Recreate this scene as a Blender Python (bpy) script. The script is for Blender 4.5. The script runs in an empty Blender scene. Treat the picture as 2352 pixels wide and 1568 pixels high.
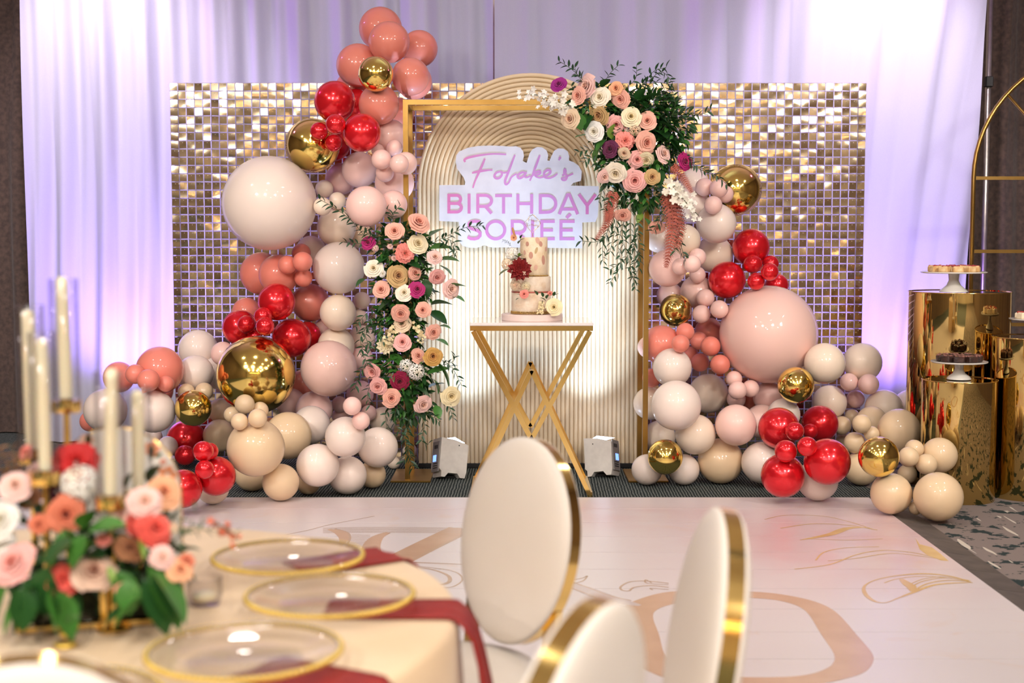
import bpy, math, random
from mathutils import Vector, Matrix, Quaternion
random.seed(7)
R = random.random
def U(a, b): return a + (b - a) * random.random()
PI = math.pi
sc = bpy.context.scene
COL = sc.collection
# ------------------------------------------------------------------ camera
F = 3200.0; CX, CY = 1176.0, 784.0; HOR = 540.0; CAMH = 1.5
TH = math.atan((CY - HOR) / F); CT, ST = math.cos(TH), math.sin(TH)
cam_d = bpy.data.cameras.new('camera'); cam = bpy.data.objects.new('camera', cam_d); COL.objects.link(cam)
cam.location = (0, 0, CAMH); cam.rotation_euler = (PI / 2 - TH, 0, 0)
cam_d.sensor_width = 36.0; cam_d.lens = 36.0 * F / 2352.0
cam_d.dof.use_dof = True; cam_d.dof.focus_distance = 8.3; cam_d.dof.aperture_fstop = 2.5
cam_d.clip_start = 0.05
sc.camera = cam
def ray(px, py):
    u = (px - CX) / F; v = (CY - py) / F
    return Vector((u, CT + v * ST, -ST + v * CT))
def P(px, py, d):                      # the point of the room seen at a pixel, d metres in front
    r = ray(px, py); t = d / r.y
    return Vector((r.x * t, d, CAMH + r.z * t))
def FP(px, py, z=0.0):                 # the point at height z seen at a pixel
    r = ray(px, py); t = (z - CAMH) / r.z
    return Vector((r.x * t, r.y * t, z))
# ------------------------------------------------------------------ render look
vs = sc.view_settings; vs.view_transform = 'Standard'; vs.look = 'None'; vs.gamma = 1.0; vs.use_curve_mapping = False
vs.exposure = 0.0
sc.render.engine = 'CYCLES'
cy = sc.cycles; cy.use_denoising = True; cy.max_bounces = 7; cy.diffuse_bounces = 4; cy.glossy_bounces = 4
cy.transmission_bounces = 6; cy.transparent_max_bounces = 10; cy.caustics_reflective = False; cy.caustics_refractive = False
cy.sample_clamp_indirect = 4.0; cy.sample_clamp_direct = 0.0
w = bpy.data.worlds.new('world'); sc.world = w; w.use_nodes = True
w.node_tree.nodes['Background'].inputs[0].default_value = (0.9, 0.8, 0.72, 1); w.node_tree.nodes['Background'].inputs[1].default_value = 0.05
def area(name, loc, power, col, size, direction=(0, 0, -1), spread=PI, shape='DISK', size_y=None):
    l = bpy.data.lights.new(name, 'AREA'); l.shape = shape; l.size = size; l.energy = power; l.color = col; l.spread = spread
    if size_y: l.size_y = size_y
    o = bpy.data.objects.new(name, l); COL.objects.link(o); o.location = loc
    o.rotation_euler = Vector(direction).to_track_quat('-Z', 'Y').to_euler(); return o
def spot(name, loc, target, power, col, angle, blend=0.6, radius=0.03):
    l = bpy.data.lights.new(name, 'SPOT'); l.energy = power; l.color = col; l.spot_size = math.radians(angle); l.spot_blend = blend
    l.shadow_soft_size = radius
    o = bpy.data.objects.new(name, l); COL.objects.link(o); o.location = loc
    o.rotation_euler = (Vector(target) - Vector(loc)).to_track_quat('-Z', 'Y').to_euler(); return o
CEIL = 4.3
DOWN = [(x, y) for y in (-3.0, -0.6, 1.8, 4.2, 6.2) for x in (-3.6, -1.2, 1.2, 3.6)]
for (x, y) in DOWN:
    area('downlight', (x, y, CEIL - 0.06), {-3.0: 120.0, -0.6: 80.0, 1.8: 13.0, 4.2: 8.0, 6.2: 20.0}[y], (1.0, 0.92, 0.85), 0.34)
FILL = [(-3.9, 2.6), (-1.5, 2.2), (1.5, 2.2), (3.9, 2.6)]
for (x, y) in FILL:                     # fill lamps added out of view to brighten the balloon wall from the front
    d_ = Vector((x * .95, 9.2, 1.2)) - Vector((x, y, CEIL - 0.3))
    area('front_fill', (x, y, CEIL - 0.3), {-3.9: 49.0, 3.9: 49.0}.get(x, 16.0), (1.0, 0.925, 0.86), 0.70, d_, math.radians(90))
# uplights: two cool white ones at the ribbed arch, purple ones behind the balloons at the drape
WU1 = P(1036, 1004, 8.62); WU2 = P(1388, 1004, 8.62)
for L_, tx in ((WU1 + Vector((0.03, 0.02, 0.02)), -0.16), (WU2 + Vector((-0.03, 0.02, 0.02)), 0.40)):
    spot('white_uplight_beam', L_, (tx, 8.93, 2.9), 310.0, (0.50, 0.70, 1.0), 46, 1.0, 0.05)
    spot('white_uplight_spill', L_, (tx, 8.93, 1.4), 52.0, (0.50, 0.70, 1.0), 90, 1.0, 0.05)
for x in (-1.9, -0.9, 0.9, 1.9): spot('lilac_uplight_beam', (x, 9.56, 0.2), (x, 9.98, 1.8), 130.0, (0.74, 0.58, 1.0), 85, 1.0, 0.06)
spot('purple_uplight_beam', (-2.72, 9.36, 0.2), (-2.72, 9.98, 1.4), 240.0, (0.40, 0.22, 1.0), 100, 1.0, 0.06)
spot('purple_uplight_beam', (2.62, 9.36, 0.2), (2.70, 9.98, 1.4), 200.0, (0.42, 0.22, 1.0), 100, 1.0, 0.06)
spot('pink_wash', (-3.05, 8.9, 4.1), (-2.80, 9.95, 2.6), 300.0, (1.0, 0.86, 0.96), 75, 1.0, 0.1)
spot('pink_wash', (2.7, 8.9, 4.1), (2.50, 9.95, 2.6), 300.0, (1.0, 0.86, 0.96), 75, 1.0, 0.1)
spot('magenta_wash', (-3.9, 9.3, 4.0), (-1.0, 9.95, 2.6), 95.0, (0.7, 0.2, 1.0), 60, 1.0, 0.1)
spot('magenta_wash', (3.9, 9.3, 4.0), (1.2, 9.95, 2.6), 95.0, (0.8, 0.15, 0.9), 60, 1.0, 0.1)
# ------------------------------------------------------------------ materials
def srgb(r, g, b):
    f = lambda c: (c / 255 / 12.92) if c / 255 <= 0.04045 else ((c / 255 + 0.055) / 1.055) ** 2.4
    return (f(r), f(g), f(b), 1.0)
MATS = {}
def mat(name, col=(200, 200, 200), rough=0.5, metal=0.0, coat=0.0, spec=0.5, emit=None, estr=0.0, trans=0.0, sheen=0.0, sub=0.0, lin=None, coat_rough=0.1, ior=None):
    m = bpy.data.materials.new(name); m.use_nodes = True; b = m.node_tree.nodes['Principled BSDF']
    b.inputs['Base Color'].default_value = lin or srgb(*col); b.inputs['Roughness'].default_value = rough; b.inputs['Metallic'].default_value = metal
    b.inputs['Coat Weight'].default_value = coat; b.inputs['Coat Roughness'].default_value = coat_rough; b.inputs['Specular IOR Level'].default_value = spec
    b.inputs['Transmission Weight'].default_value = trans; b.inputs['Sheen Weight'].default_value = sheen
    if ior: b.inputs['IOR'].default_value = ior
    if sub:
        b.inputs['Subsurface Weight'].default_value = sub; b.inputs['Subsurface Radius'].default_value = (0.05, 0.03, 0.02); b.inputs['Subsurface Scale'].default_value = 0.5
    if emit:
        b.inputs['Emission Color'].default_value = srgb(*emit); b.inputs['Emission Strength'].default_value = estr
    MATS[name] = m; return m
def nodes(m): return m.node_tree.nodes, m.node_tree.links, m.node_tree.nodes['Principled BSDF']
def vary(m, a, b, scale=8.0, detail=3.0, coords='Object', sx=(1, 1, 1), lo=0.35, hi=0.65, bump=0.0, bscale=None):
    """colour of a material as noise between two colours, with optional fine relief"""
    n, l, p = nodes(m)
    tc = n.new('ShaderNodeTexCoord'); mp = n.new('ShaderNodeMapping'); mp.inputs['Scale'].default_value = sx
    l.new(tc.outputs[coords], mp.inputs[0])
    t = n.new('ShaderNodeTexNoise'); t.inputs['Scale'].default_value = scale; t.inputs['Detail'].default_value = detail
    l.new(mp.outputs[0], t.inputs[0])
    r = n.new('ShaderNodeValToRGB'); r.color_ramp.elements[0].position = lo; r.color_ramp.elements[1].position = hi
    r.color_ramp.elements[0].color = srgb(*a); r.color_ramp.elements[1].color = srgb(*b)
    l.new(t.outputs[0], r.inputs[0]); l.new(r.outputs[0], p.inputs['Base Color'])
    if bump:
        t2 = n.new('ShaderNodeTexNoise'); t2.inputs['Scale'].default_value = bscale or scale * 6; l.new(mp.outputs[0], t2.inputs[0])
        bp = n.new('ShaderNodeBump'); bp.inputs['Strength'].default_value = bump; bp.inputs['Distance'].default_value = 0.01
        l.new(t2.outputs[0], bp.inputs['Height']); l.new(bp.outputs[0], p.inputs['Normal'])
    return m
def hue_per_object(m, base, amt=0.10):
    """slight difference of brightness from one object to the next"""
    n, l, p = nodes(m); oi = n.new('ShaderNodeObjectInfo'); mr = n.new('ShaderNodeMapRange')
    mr.inputs[3].default_value = 1 - amt; mr.inputs[4].default_value = 1 + amt; l.new(oi.outputs['Random'], mr.inputs[0])
    hs = n.new('ShaderNodeHueSaturation'); hs.inputs['Color'].default_value = srgb(*base); l.new(mr.outputs[0], hs.inputs['Value'])
    l.new(hs.outputs[0], p.inputs['Base Color']); return m
GOLD = mat('polished_gold', rough=0.14, metal=1.0, lin=(0.80, 0.50, 0.15, 1)); vary(GOLD, (248, 214, 136), (240, 202, 120), 3.0)
FRAMEGOLD = mat('satin_gold_paint', rough=0.30, metal=0.9, lin=(0.55, 0.36, 0.10, 1)); vary(FRAMEGOLD, (168, 134, 74), (154, 120, 62), 5.0)
MIRRORGOLD = mat('gold_mirror_sheet', rough=0.035, metal=1.0, lin=(0.80, 0.56, 0.2, 1)); vary(MIRRORGOLD, (226, 196, 126), (216, 186, 114), 1.5, bump=0.06, bscale=6.0)
SEQ = mat('champagne_sequin', rough=0.14, metal=1.0, lin=(0.72, 0.60, 0.42, 1)); hue_per_object(SEQ, (212, 192, 160), 0.08)
GRID = mat('clear_plastic_grid', (235, 228, 238), 0.3)
def translucent(m, amount):
    n, l, p = nodes(m); t = n.new('ShaderNodeBsdfTranslucent'); t.inputs[0].default_value = p.inputs['Base Color'].default_value; mx = n.new('ShaderNodeMixShader'); mx.inputs[0].default_value = amount
    l.new(p.outputs[0], mx.inputs[1]); l.new(t.outputs[0], mx.inputs[2]); l.new(mx.outputs[0], n['Material Output'].inputs[0])
translucent(GRID, 0.75)
WHITEPL = mat('white_plastic', (226, 220, 212), 0.45); vary(WHITEPL, (228, 222, 214), (220, 214, 206), 30)
BLACKPL = mat('black_plastic', (28, 28, 30), 0.5)
CREAMPAINT = mat('cream_matte_paint', (222, 200, 166), 0.55); vary(CREAMPAINT, (225, 204, 171), (218, 195, 160), 4.0)
def latex(name, c, rough=0.24, amt=0.03):
    m = mat(name, c, 0.42, spec=0.3, coat=0.55, coat_rough=0.035, sub=0.0); hue_per_object(m, c, amt); return m
BM = {'white': latex('white_latex', (243, 226, 214)), 'cream': latex('cream_latex', (246, 226, 204)), 'blush': latex('blush_latex', (246, 206, 194)),
      'coral': latex('coral_latex', (238, 138, 120)), 'dusty': latex('dusty_coral_latex', (224, 132, 114)), 'tan': latex('tan_latex', (232, 204, 166)),
      'pink': latex('pale_pink_latex', (248, 206, 196))}
m = mat('red_chrome_latex', rough=0.22, metal=0.5, lin=(0.60, 0.010, 0.022, 1), coat=0.5, coat_rough=0.03); BM['red'] = m; hue_per_object(m, (232, 30, 42), 0.06)
m = mat('gold_chrome_latex', rough=0.11, metal=1.0, lin=(0.62, 0.42, 0.1, 1)); BM['gold'] = m; hue_per_object(m, (250, 220, 124), 0.05)
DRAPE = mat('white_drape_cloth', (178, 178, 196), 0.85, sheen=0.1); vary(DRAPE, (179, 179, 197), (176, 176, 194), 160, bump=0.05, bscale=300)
DARKC = mat('brown_curtain_cloth', (84, 68, 62), 0.9, sheen=0.2); vary(DARKC, (92, 74, 66), (70, 56, 52), 30, bump=0.1)
STEEL = mat('brushed_aluminium', (196, 190, 184), 0.35, metal=0.9); vary(STEEL, (200, 194, 188), (186, 180, 174), 20)
# ------------------------------------------------------------------ mesh helpers
class MB:
    def __init__(s): s.v = []; s.f = []; s.m = []
    def add(s, vs, fs, mi=0):
        o = len(s.v); s.v.extend([tuple(v) for v in vs]); s.f.extend([tuple(i + o for i in f) for f in fs]); s.m.extend([mi] * len(fs)); return s
    def box(s, c, d, rot=None, mi=0, bev=0.0):
        x, y, z = [k / 2 for k in d]; b = min(bev, x * .9, y * .9, z * .9)
        if b <= 0:
            vs = [(i * x, j * y, k * z) for i in (-1, 1) for j in (-1, 1) for k in (-1, 1)]
            fs = [(0, 1, 3, 2), (4, 6, 7, 5), (0, 4, 5, 1), (2, 3, 7, 6), (0, 2, 6, 4), (1, 5, 7, 3)]
        else:                                  # chamfered box
            vs = []; fs = []
            idx = {}
            for i in (-1, 1):
                for j in (-1, 1):
                    for k in (-1, 1):
                        for a in range(3):
                            p = [i * (x - b), j * (y - b), k * (z - b)]; p[a] = (i * x, j * y, k * z)[a]
                            idx[(i, j, k, a)] = len(vs); vs.append(tuple(p))
            for a in range(3):
                o1, o2 = [q for q in range(3) if q != a]
                for sgn in (-1, 1):
                    q = []
                    for (s1, s2) in ((-1, -1), (1, -1), (1, 1), (-1, 1)):
                        k = [0, 0, 0]; k[a] = sgn; k[o1] = s1; k[o2] = s2; q.append(idx[(k[0], k[1], k[2], a)])
                    fs.append(tuple(q))
                for s1 in (-1, 1):
                    for s2 in (-1, 1):
                        k1 = [0, 0, 0]; k2 = [0, 0, 0]; k1[a] = -1; k2[a] = 1
                        for kk in (k1, k2): kk[o1] = s1; kk[o2] = s2
                        fs.append((idx[(*k1, o1)], idx[(*k2, o1)], idx[(*k2, o2)], idx[(*k1, o2)]))
            for i in (-1, 1):
                for j in (-1, 1):
                    for k in (-1, 1): fs.append((idx[(i, j, k, 0)], idx[(i, j, k, 1)], idx[(i, j, k, 2)]))
        M = rot if rot is not None else Matrix.Identity(3)
        c = Vector(c); return s.add([c + M @ Vector(v) for v in vs], fs, mi)
    def beam(s, a, b, wx, wz, up=(0, 1, 0), mi=0):   # a bar of rectangular section from a to b
        a, b = Vector(a), Vector(b); t = (b - a).normalized(); u = Vector(up); n = t.cross(u).normalized(); u = n.cross(t).normalized()
        vs = [p + n * (i * wx / 2) + u * (j * wz / 2) for p in (a, b) for (i, j) in ((-1, -1), (1, -1), (1, 1), (-1, 1))]
        return s.add(vs, [(0, 1, 2, 3), (7, 6, 5, 4), (0, 4, 5, 1), (1, 5, 6, 2), (2, 6, 7, 3), (3, 7, 4, 0)], mi)
    def tube(s, pts, r, n=8, mi=0, caps=True):
        pts = [Vector(p) for p in pts]; k = len(pts); rr = r if isinstance(r, (list, tuple)) else [r] * k
        vs = []; prev = None
        for i, p in enumerate(pts):
            t = (pts[min(i + 1, k - 1)] - pts[max(i - 1, 0)]).normalized()
            if prev is None: prev = t.orthogonal().normalized()
            u = (prev - t * prev.dot(t))
            u = u.normalized() if u.length > 1e-6 else t.orthogonal().normalized()
            prev = u; q = t.cross(u)
            for j in range(n):
                an = 2 * PI * j / n; vs.append(p + (u * math.cos(an) + q * math.sin(an)) * rr[i])
        fs = [(i * n + j, i * n + (j + 1) % n, (i + 1) * n + (j + 1) % n, (i + 1) * n + j) for i in range(k - 1) for j in range(n)]
        if caps: fs += [tuple(range(n))[::-1], tuple(range((k - 1) * n, k * n))]
        return s.add(vs, fs, mi)
    def lathe(s, prof, n=24, c=(0, 0, 0), mi=0, cap=True):
        c = Vector(c); k = len(prof)
        vs = [c + Vector((r * math.cos(2 * PI * j / n), r * math.sin(2 * PI * j / n), z)) for (r, z) in prof for j in range(n)]
        fs = [(i * n + j, i * n + (j + 1) % n, (i + 1) * n + (j + 1) % n, (i + 1) * n + j) for i in range(k - 1) for j in range(n)]
        if cap:
            if prof[0][0] > 1e-5: fs.append(tuple(range(n))[::-1])
            if prof[-1][0] > 1e-5: fs.append(tuple(range((k - 1) * n, k * n)))
        return s.add(vs, fs, mi)
    def sphere(s, c, r, n=12, m=8, mi=0, sc3=(1, 1, 1)):
        c = Vector(c); vs = [c + Vector((0, 0, -r * sc3[2]))]
        for i in range(1, m):
            t = -PI / 2 + PI * i / m
            for j in range(n):
                an = 2 * PI * j / n; vs.append(c + Vector((r * sc3[0] * math.cos(t) * math.cos(an), r * sc3[1] * math.cos(t) * math.sin(an), r * sc3[2] * math.sin(t))))
        vs.append(c + Vector((0, 0, r * sc3[2]))); L = len(vs) - 1
        fs = [(0, 1 + (j + 1) % n, 1 + j) for j in range(n)]
        fs += [(1 + i * n + j, 1 + i * n + (j + 1) % n, 1 + (i + 1) * n + (j + 1) % n, 1 + (i + 1) * n + j) for i in range(m - 2) for j in range(n)]
        fs += [(L, 1 + (m - 2) * n + j, 1 + (m - 2) * n + (j + 1) % n) for j in range(n)]
        return s.add(vs, fs, mi)
    def prism(s, poly, axis_f, thick, mi=0):          # polygon in 2-D -> slab; axis_f(u, v, t) gives the 3-D point
        n = len(poly); vs = [axis_f(u, v, 0) for u, v in poly] + [axis_f(u, v, thick) for u, v in poly]
        fs = [tuple(range(n)), tuple(range(n, 2 * n))[::-1]] + [(i, i + n, (i + 1) % n + n, (i + 1) % n) for i in range(n)]
        return s.add(vs, fs, mi)
    def xf(s, M):
        s.v = [tuple(M @ Vector(v)) for v in s.v]; return s
    def mesh(s, name, mats, smooth=True):
        me = bpy.data.meshes.new(name); me.from_pydata(s.v, [], s.f)
        for mm in (mats if isinstance(mats, (list, tuple)) else [mats]): me.materials.append(mm)
        if any(s.m): me.polygons.foreach_set('material_index', s.m)
        me.polygons.foreach_set('use_smooth', [smooth] * len(me.polygons))
        me.update()
        return me
    def obj(s, name, mats, parent=None, smooth=True, sharp=None, **kw):
        me = s.mesh(name, mats, smooth)
        if sharp and smooth: me.set_sharp_from_angle(angle=math.radians(sharp))
        return link(name, me, parent, **kw)
def link(name, me, parent=None, loc=None, rot=None, scale=None, label=None, kind=None):
    o = bpy.data.objects.new(name, me); COL.objects.link(o)
    if parent is not None: o.parent = parent
    if loc is not None: o.location = loc
    if rot is not None:
        if isinstance(rot, Quaternion): o.rotation_mode = 'QUATERNION'; o.rotation_quaternion = rot
        else: o.rotation_euler = rot
    if scale is not None: o.scale = (scale,) * 3 if isinstance(scale, (int, float)) else scale
    if label: o['label'] = label
    if kind: o['kind'] = kind
    return o
def tag(o, label, cat, group=None, kind=None):
    o['label'] = label; o['category'] = cat
    if group: o['group'] = group
    if kind: o['kind'] = kind
    return o
def thing(name, label, cat, loc=(0, 0, 0), rz=0.0, group=None):
    o = bpy.data.objects.new(name, None); COL.objects.link(o); o.location = loc; o.rotation_euler = (0, 0, rz); o.empty_display_size = 0.05
    return tag(o, label, cat, group, 'thing')
def struct(mb, name, mats, smooth=False):
    o = mb.obj(name, mats, smooth=smooth); o['kind'] = 'structure'; return o
def smoothpath(pts, n=6):              # Catmull-Rom through the points
    pts = [Vector(p) for p in pts]; out = []
    for i in range(len(pts) - 1):
        p0 = pts[max(i - 1, 0)]; p1 = pts[i]; p2 = pts[i + 1]; p3 = pts[min(i + 2, len(pts) - 1)]
        for k in range(n):
            t = k / n; out.append(0.5 * ((2 * p1) + (p2 - p0) * t + (2 * p0 - 5 * p1 + 4 * p2 - p3) * t * t + (3 * p1 - p0 - 3 * p2 + p3) * t ** 3))
    out.append(pts[-1]); return out
# ------------------------------------------------------------------ the room
CARPET = mat('woven_carpet', (70, 74, 74), 0.95, spec=0.1)
def carpet():
    n, l, p = nodes(CARPET)
    g = n.new('ShaderNodeNewGeometry')
    # dashes running across: grey flecks on dark blue green
    mp = n.new('ShaderNodeMapping'); mp.inputs['Scale'].default_value = (28, 9, 1); mp.inputs['Rotation'].default_value = (0, 0, 0.06); l.new(g.outputs['Position'], mp.inputs[0])
    wv = n.new('ShaderNodeTexWave'); wv.inputs['Scale'].default_value = 0.66; wv.inputs['Distortion'].default_value = 2.2; wv.inputs['Detail'].default_value = 2; wv.inputs['Detail Scale'].default_value = 1.5; l.new(mp.outputs[0], wv.inputs[0])
    ns = n.new('ShaderNodeTexNoise'); ns.inputs['Scale'].default_value = 60; ns.inputs['Detail'].default_value = 2; l.new(g.outputs['Position'], ns.inputs[0])
    ad = n.new('ShaderNodeMath'); ad.operation = 'MULTIPLY'; l.new(wv.outputs[0], ad.inputs[0]); l.new(ns.outputs[0], ad.inputs[1])
    r1 = n.new('ShaderNodeValToRGB'); r1.color_ramp.elements[0].position = 0.16; r1.color_ramp.elements[0].color = srgb(38, 46, 48); r1.color_ramp.elements[1].position = 0.44; r1.color_ramp.elements[1].color = srgb(112, 116, 112)
    l.new(ad.outputs[0], r1.inputs[0])
    # leafy patches on warm grey with pale dashes
    n2 = n.new('ShaderNodeTexNoise'); n2.inputs['Scale'].default_value = 8.5; n2.inputs['Detail'].default_value = 7; n2.inputs['Roughness'].default_value = 0.62; l.new(g.outputs['Position'], n2.inputs[0])
    r2 = n.new('ShaderNodeValToRGB'); r2.color_ramp.interpolation = 'CONSTANT'; r2.color_ramp.elements[0].position = 0.0; r2.color_ramp.elements[0].color = srgb(136, 124, 118)
    e = r2.color_ramp.elements.new(0.55); e.color = srgb(52, 62, 62); r2.color_ramp.elements[-1].position = 1.0; r2.color_ramp.elements[-1].color = srgb(52, 62, 62)
    l.new(n2.outputs[0], r2.inputs[0])
    mp3 = n.new('ShaderNodeMapping'); mp3.inputs['Scale'].default_value = (24, 3.2, 1); mp3.inputs['Rotation'].default_value = (0, 0, 0.1); l.new(g.outputs['Position'], mp3.inputs[0])
    n3 = n.new('ShaderNodeTexNoise'); n3.inputs['Scale'].default_value = 1.0; n3.inputs['Detail'].default_value = 1; l.new(mp3.outputs[0], n3.inputs[0])
    r3 = n.new('ShaderNodeValToRGB'); r3.color_ramp.elements[0].position = 0.685; r3.color_ramp.elements[0].color = (0, 0, 0, 1); r3.color_ramp.elements[1].position = 0.70; r3.color_ramp.elements[1].color = (1, 1, 1, 1); l.new(n3.outputs[0], r3.inputs[0])
    mx = n.new('ShaderNodeMix'); mx.data_type = 'RGBA'; l.new(r3.outputs[0], mx.inputs[0]); l.new(r2.outputs[0], mx.inputs[6]); mx.inputs[7].default_value = srgb(206, 196, 180)
    sx = n.new('ShaderNodeSeparateXYZ'); l.new(g.outputs['Position'], sx.inputs[0])
    gt = n.new('ShaderNodeMath'); gt.operation = 'GREATER_THAN'; gt.inputs[1].default_value = 2.12; l.new(sx.outputs[0], gt.inputs[0])
    m2 = n.new('ShaderNodeMix'); m2.data_type = 'RGBA'; l.new(gt.outputs[0], m2.inputs[0]); l.new(r1.outputs[0], m2.inputs[6]); l.new(mx.outputs[2], m2.inputs[7])
    l.new(m2.outputs[2], p.inputs['Base Color'])
carpet()
WALLP = mat('warm_plaster', (188, 166, 142), 0.8); vary(WALLP, (226, 212, 192), (216, 202, 182), 1.2)
WALLB = mat('brown_fabric_wall', (112, 94, 82), 0.85); vary(WALLB, (122, 102, 88), (92, 76, 66), 3.0, sx=(1, 6, .2))
CEILP = mat('ceiling_plaster', (214, 200, 180), 0.85); vary(CEILP, (236, 226, 212), (228, 216, 200), 0.8)
X0, X1, Y0, Y1 = -6.0, 6.0, -8.0, 10.9
struct(MB().box((0, (Y0 + Y1) / 2, -0.05), (X1 - X0, Y1 - Y0, 0.1)), 'floor', CARPET)
struct(MB().box((0, (Y0 + Y1) / 2, CEIL + 0.05), (X1 - X0, Y1 - Y0, 0.1)), 'ceiling', CEILP)
struct(MB().box((0, Y1 + 0.05, CEIL / 2), (X1 - X0, 0.1, CEIL)), 'wall_back', WALLP)
struct(MB().box((X0 - 0.05, (Y0 + Y1) / 2, CEIL / 2), (0.1, Y1 - Y0, CEIL)), 'wall_left', WALLB)
struct(MB().box((X1 + 0.05, (Y0 + Y1) / 2, CEIL / 2), (0.1, Y1 - Y0, CEIL)), 'wall_right', WALLB)
struct(MB().box((0, Y0 - 0.05, CEIL / 2), (X1 - X0, 0.1, CEIL)), 'wall_front', WALLP)
mbw = MB().lathe([(0.0, 0.0), (0.10, 0.0), (0.12, 0.02), (0.37, 0.10), (0.37, 0.14), (0.365, 0.14), (0.365, 0.10), (0.115, 0.025), (0, 0.02)], 20).mesh('fill_lamp_shade', BLACKPL)
fx = MB().lathe([(0.17, 0.06), (0.20, 0.06), (0.205, 0.0), (0.17, 0.0), (0.17, 0.055)], 24, cap=False).mesh('downlight_trim', WHITEPL)
for (x, y) in DOWN:
    o = link('downlight_trim', fx, loc=(x, y, CEIL - 0.06)); o['kind'] = 'structure'
for (x, y) in FILL:  # unseen bodies for the added fill lamps
    o = link('fill_lamp_shade', mbw, loc=Vector((x, y, CEIL - 0.3)) - (Vector((x * .95, 9.2, 1.2)) - Vector((x, y, CEIL - 0.3))).normalized() * 0.13, rot=(Vector((x * .95, 9.2, 1.2)) - Vector((x, y, CEIL - 0.3))).to_track_quat('Z', 'Y')); o['kind'] = 'structure'
    o = MB().tube([(x, y - .1, CEIL - .22), (x, y - .1, CEIL)], .015, 8).obj('fill_lamp_bracket', BLACKPL); o['kind'] = 'structure'
# chandeliers behind the photographer: strings of small bulbs
BULB = mat('warm_bulb_glass', (255, 220, 160), 0.4, emit=(255, 206, 138), estr=70.0); BULB.cycles.emission_sampling = 'NONE'
for (x, y, wh) in ((-2.4, -4.6, 'nearest the left wall'), (0.0, -5.2, 'in the middle of the room'), (2.4, -4.6, 'nearest the right wall')):
    ch = thing('chandelier', 'ring chandelier of small warm bulbs ' + wh, 'chandelier', (x, y, 3.0), group='ring chandeliers')
    MB().tube([(0.8 * math.cos(a), 0.8 * math.sin(a), 0) for a in [2 * PI * k / 32 for k in range(33)]], 0.02, 6).obj('ring', GOLD, ch)
    MB().tube([(0, 0, 0.5), (0, 0, CEIL - 3.0)], 0.02, 6).obj('rod', GOLD, ch)
    mb = MB()
    for k in range(3): a = 2 * PI * k / 3; mb.tube([(0.8 * math.cos(a), 0.8 * math.sin(a), 0), (0, 0, 0.5)], 0.008, 5)
    mb.obj('stay', GOLD, ch)
    mb = MB()
    for k in range(28): a = 2 * PI * k / 28; mb.sphere((0.8 * math.cos(a), 0.8 * math.sin(a), 0.06), 0.032, 8, 6)
    mb.obj('bulbs', BULB, ch)
# ------------------------------------------------------------------ drapes
def drape(name, xa, xb, y, z0, z1, amp, waves, material, nx=260, nz=18, swag=0.0, seed=0, gather=0.0):
    rnd = random.Random(seed); ph = [rnd.uniform(0, 6.28) for _ in waves]; vs = []; fs = []
    W = xb - xa
    for k in range(nz + 1):
        t = k / nz; z = z0 + (z1 - z0) * t
        for i in range(nx + 1):
            s = i / nx; x = xa + W * s
            xs = x + swag * (s ** 2.5) * (1 - t) * 1.0
            yy = 0.0
            for (fq, am), p0 in zip(waves, ph):
                v = math.sin(fq * (xs + 0.05 * math.sin(3.1 * t + p0)) + p0)
                yy += am * (v if am < 0.6 else (abs(v) ** 0.7) * (1 if v > 0 else -1))
            k2 = amp * (1.0 + gather * max(0.0, 1 - 2.2 * s))
            x2 = x - swag * (s ** 3) * (1 - t) * 0.25
            vs.append((x2, y - k2 * yy * (0.75 + 0.25 * t), z))
    for k in range(nz):
        for i in range(nx):
            a = k * (nx + 1) + i; fs.append((a, a + 1, a + nx + 2, a + nx + 1))
    mb = MB(); mb.add(vs, fs); return mb
XL = P(62, 400, 10.0).x; XM = P(1134, 100, 10.0).x; XR = P(2262, 100, 10.0).x
t = thing('drape', 'white drape panel gathered behind the tall balloon garland', 'drape', ((XL + XM) / 2, 10.0, 0), group=None)
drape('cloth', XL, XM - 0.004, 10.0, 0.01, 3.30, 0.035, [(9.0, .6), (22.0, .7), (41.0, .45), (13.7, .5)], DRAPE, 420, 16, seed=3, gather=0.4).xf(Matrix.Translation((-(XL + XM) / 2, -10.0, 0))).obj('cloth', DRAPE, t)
MB().tube([(XL - (XL + XM) / 2 , 0.12, 3.31), (XM - (XL + XM) / 2, 0.12, 3.31)], 0.020, 10).obj('rod', STEEL, t)
t = thing('drape', 'white drape panel with slanting folds behind the short balloon garland', 'drape', ((XR + XM) / 2, 10.0, 0))
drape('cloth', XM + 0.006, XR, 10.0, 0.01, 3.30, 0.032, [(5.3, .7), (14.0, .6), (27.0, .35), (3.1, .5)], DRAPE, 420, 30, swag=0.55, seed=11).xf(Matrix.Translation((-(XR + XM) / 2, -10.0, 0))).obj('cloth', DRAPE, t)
MB().tube([(XM - (XR + XM) / 2, 0.12, 3.31), (XR - (XR + XM) / 2, 0.12, 3.31)], 0.020, 10).obj('rod', STEEL, t)
for (px, py, lab) in ((58, 80, 'upright drape pole with black clip beside the dark curtain at far left'), (2270, 188, 'upright drape pole with black clip behind the gold arched rack')):
    b = P(px, py, 10.15); t = thing('drape_pole', lab, 'pole', (b.x, b.y, 0))
    MB().tube([(0, 0, 0), (0, 0, 3.3)], 0.021, 14).obj('tube', STEEL, t)
    MB().box((0, -0.005, b.z), (0.056, 0.06, 0.075), bev=0.006).obj('clip', BLACKPL, t, smooth=False)
    MB().box((0, 0, 0.006), (0.16, 0.12, 0.012), bev=0.003).obj('base_plate', STEEL, t, smooth=False)
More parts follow.
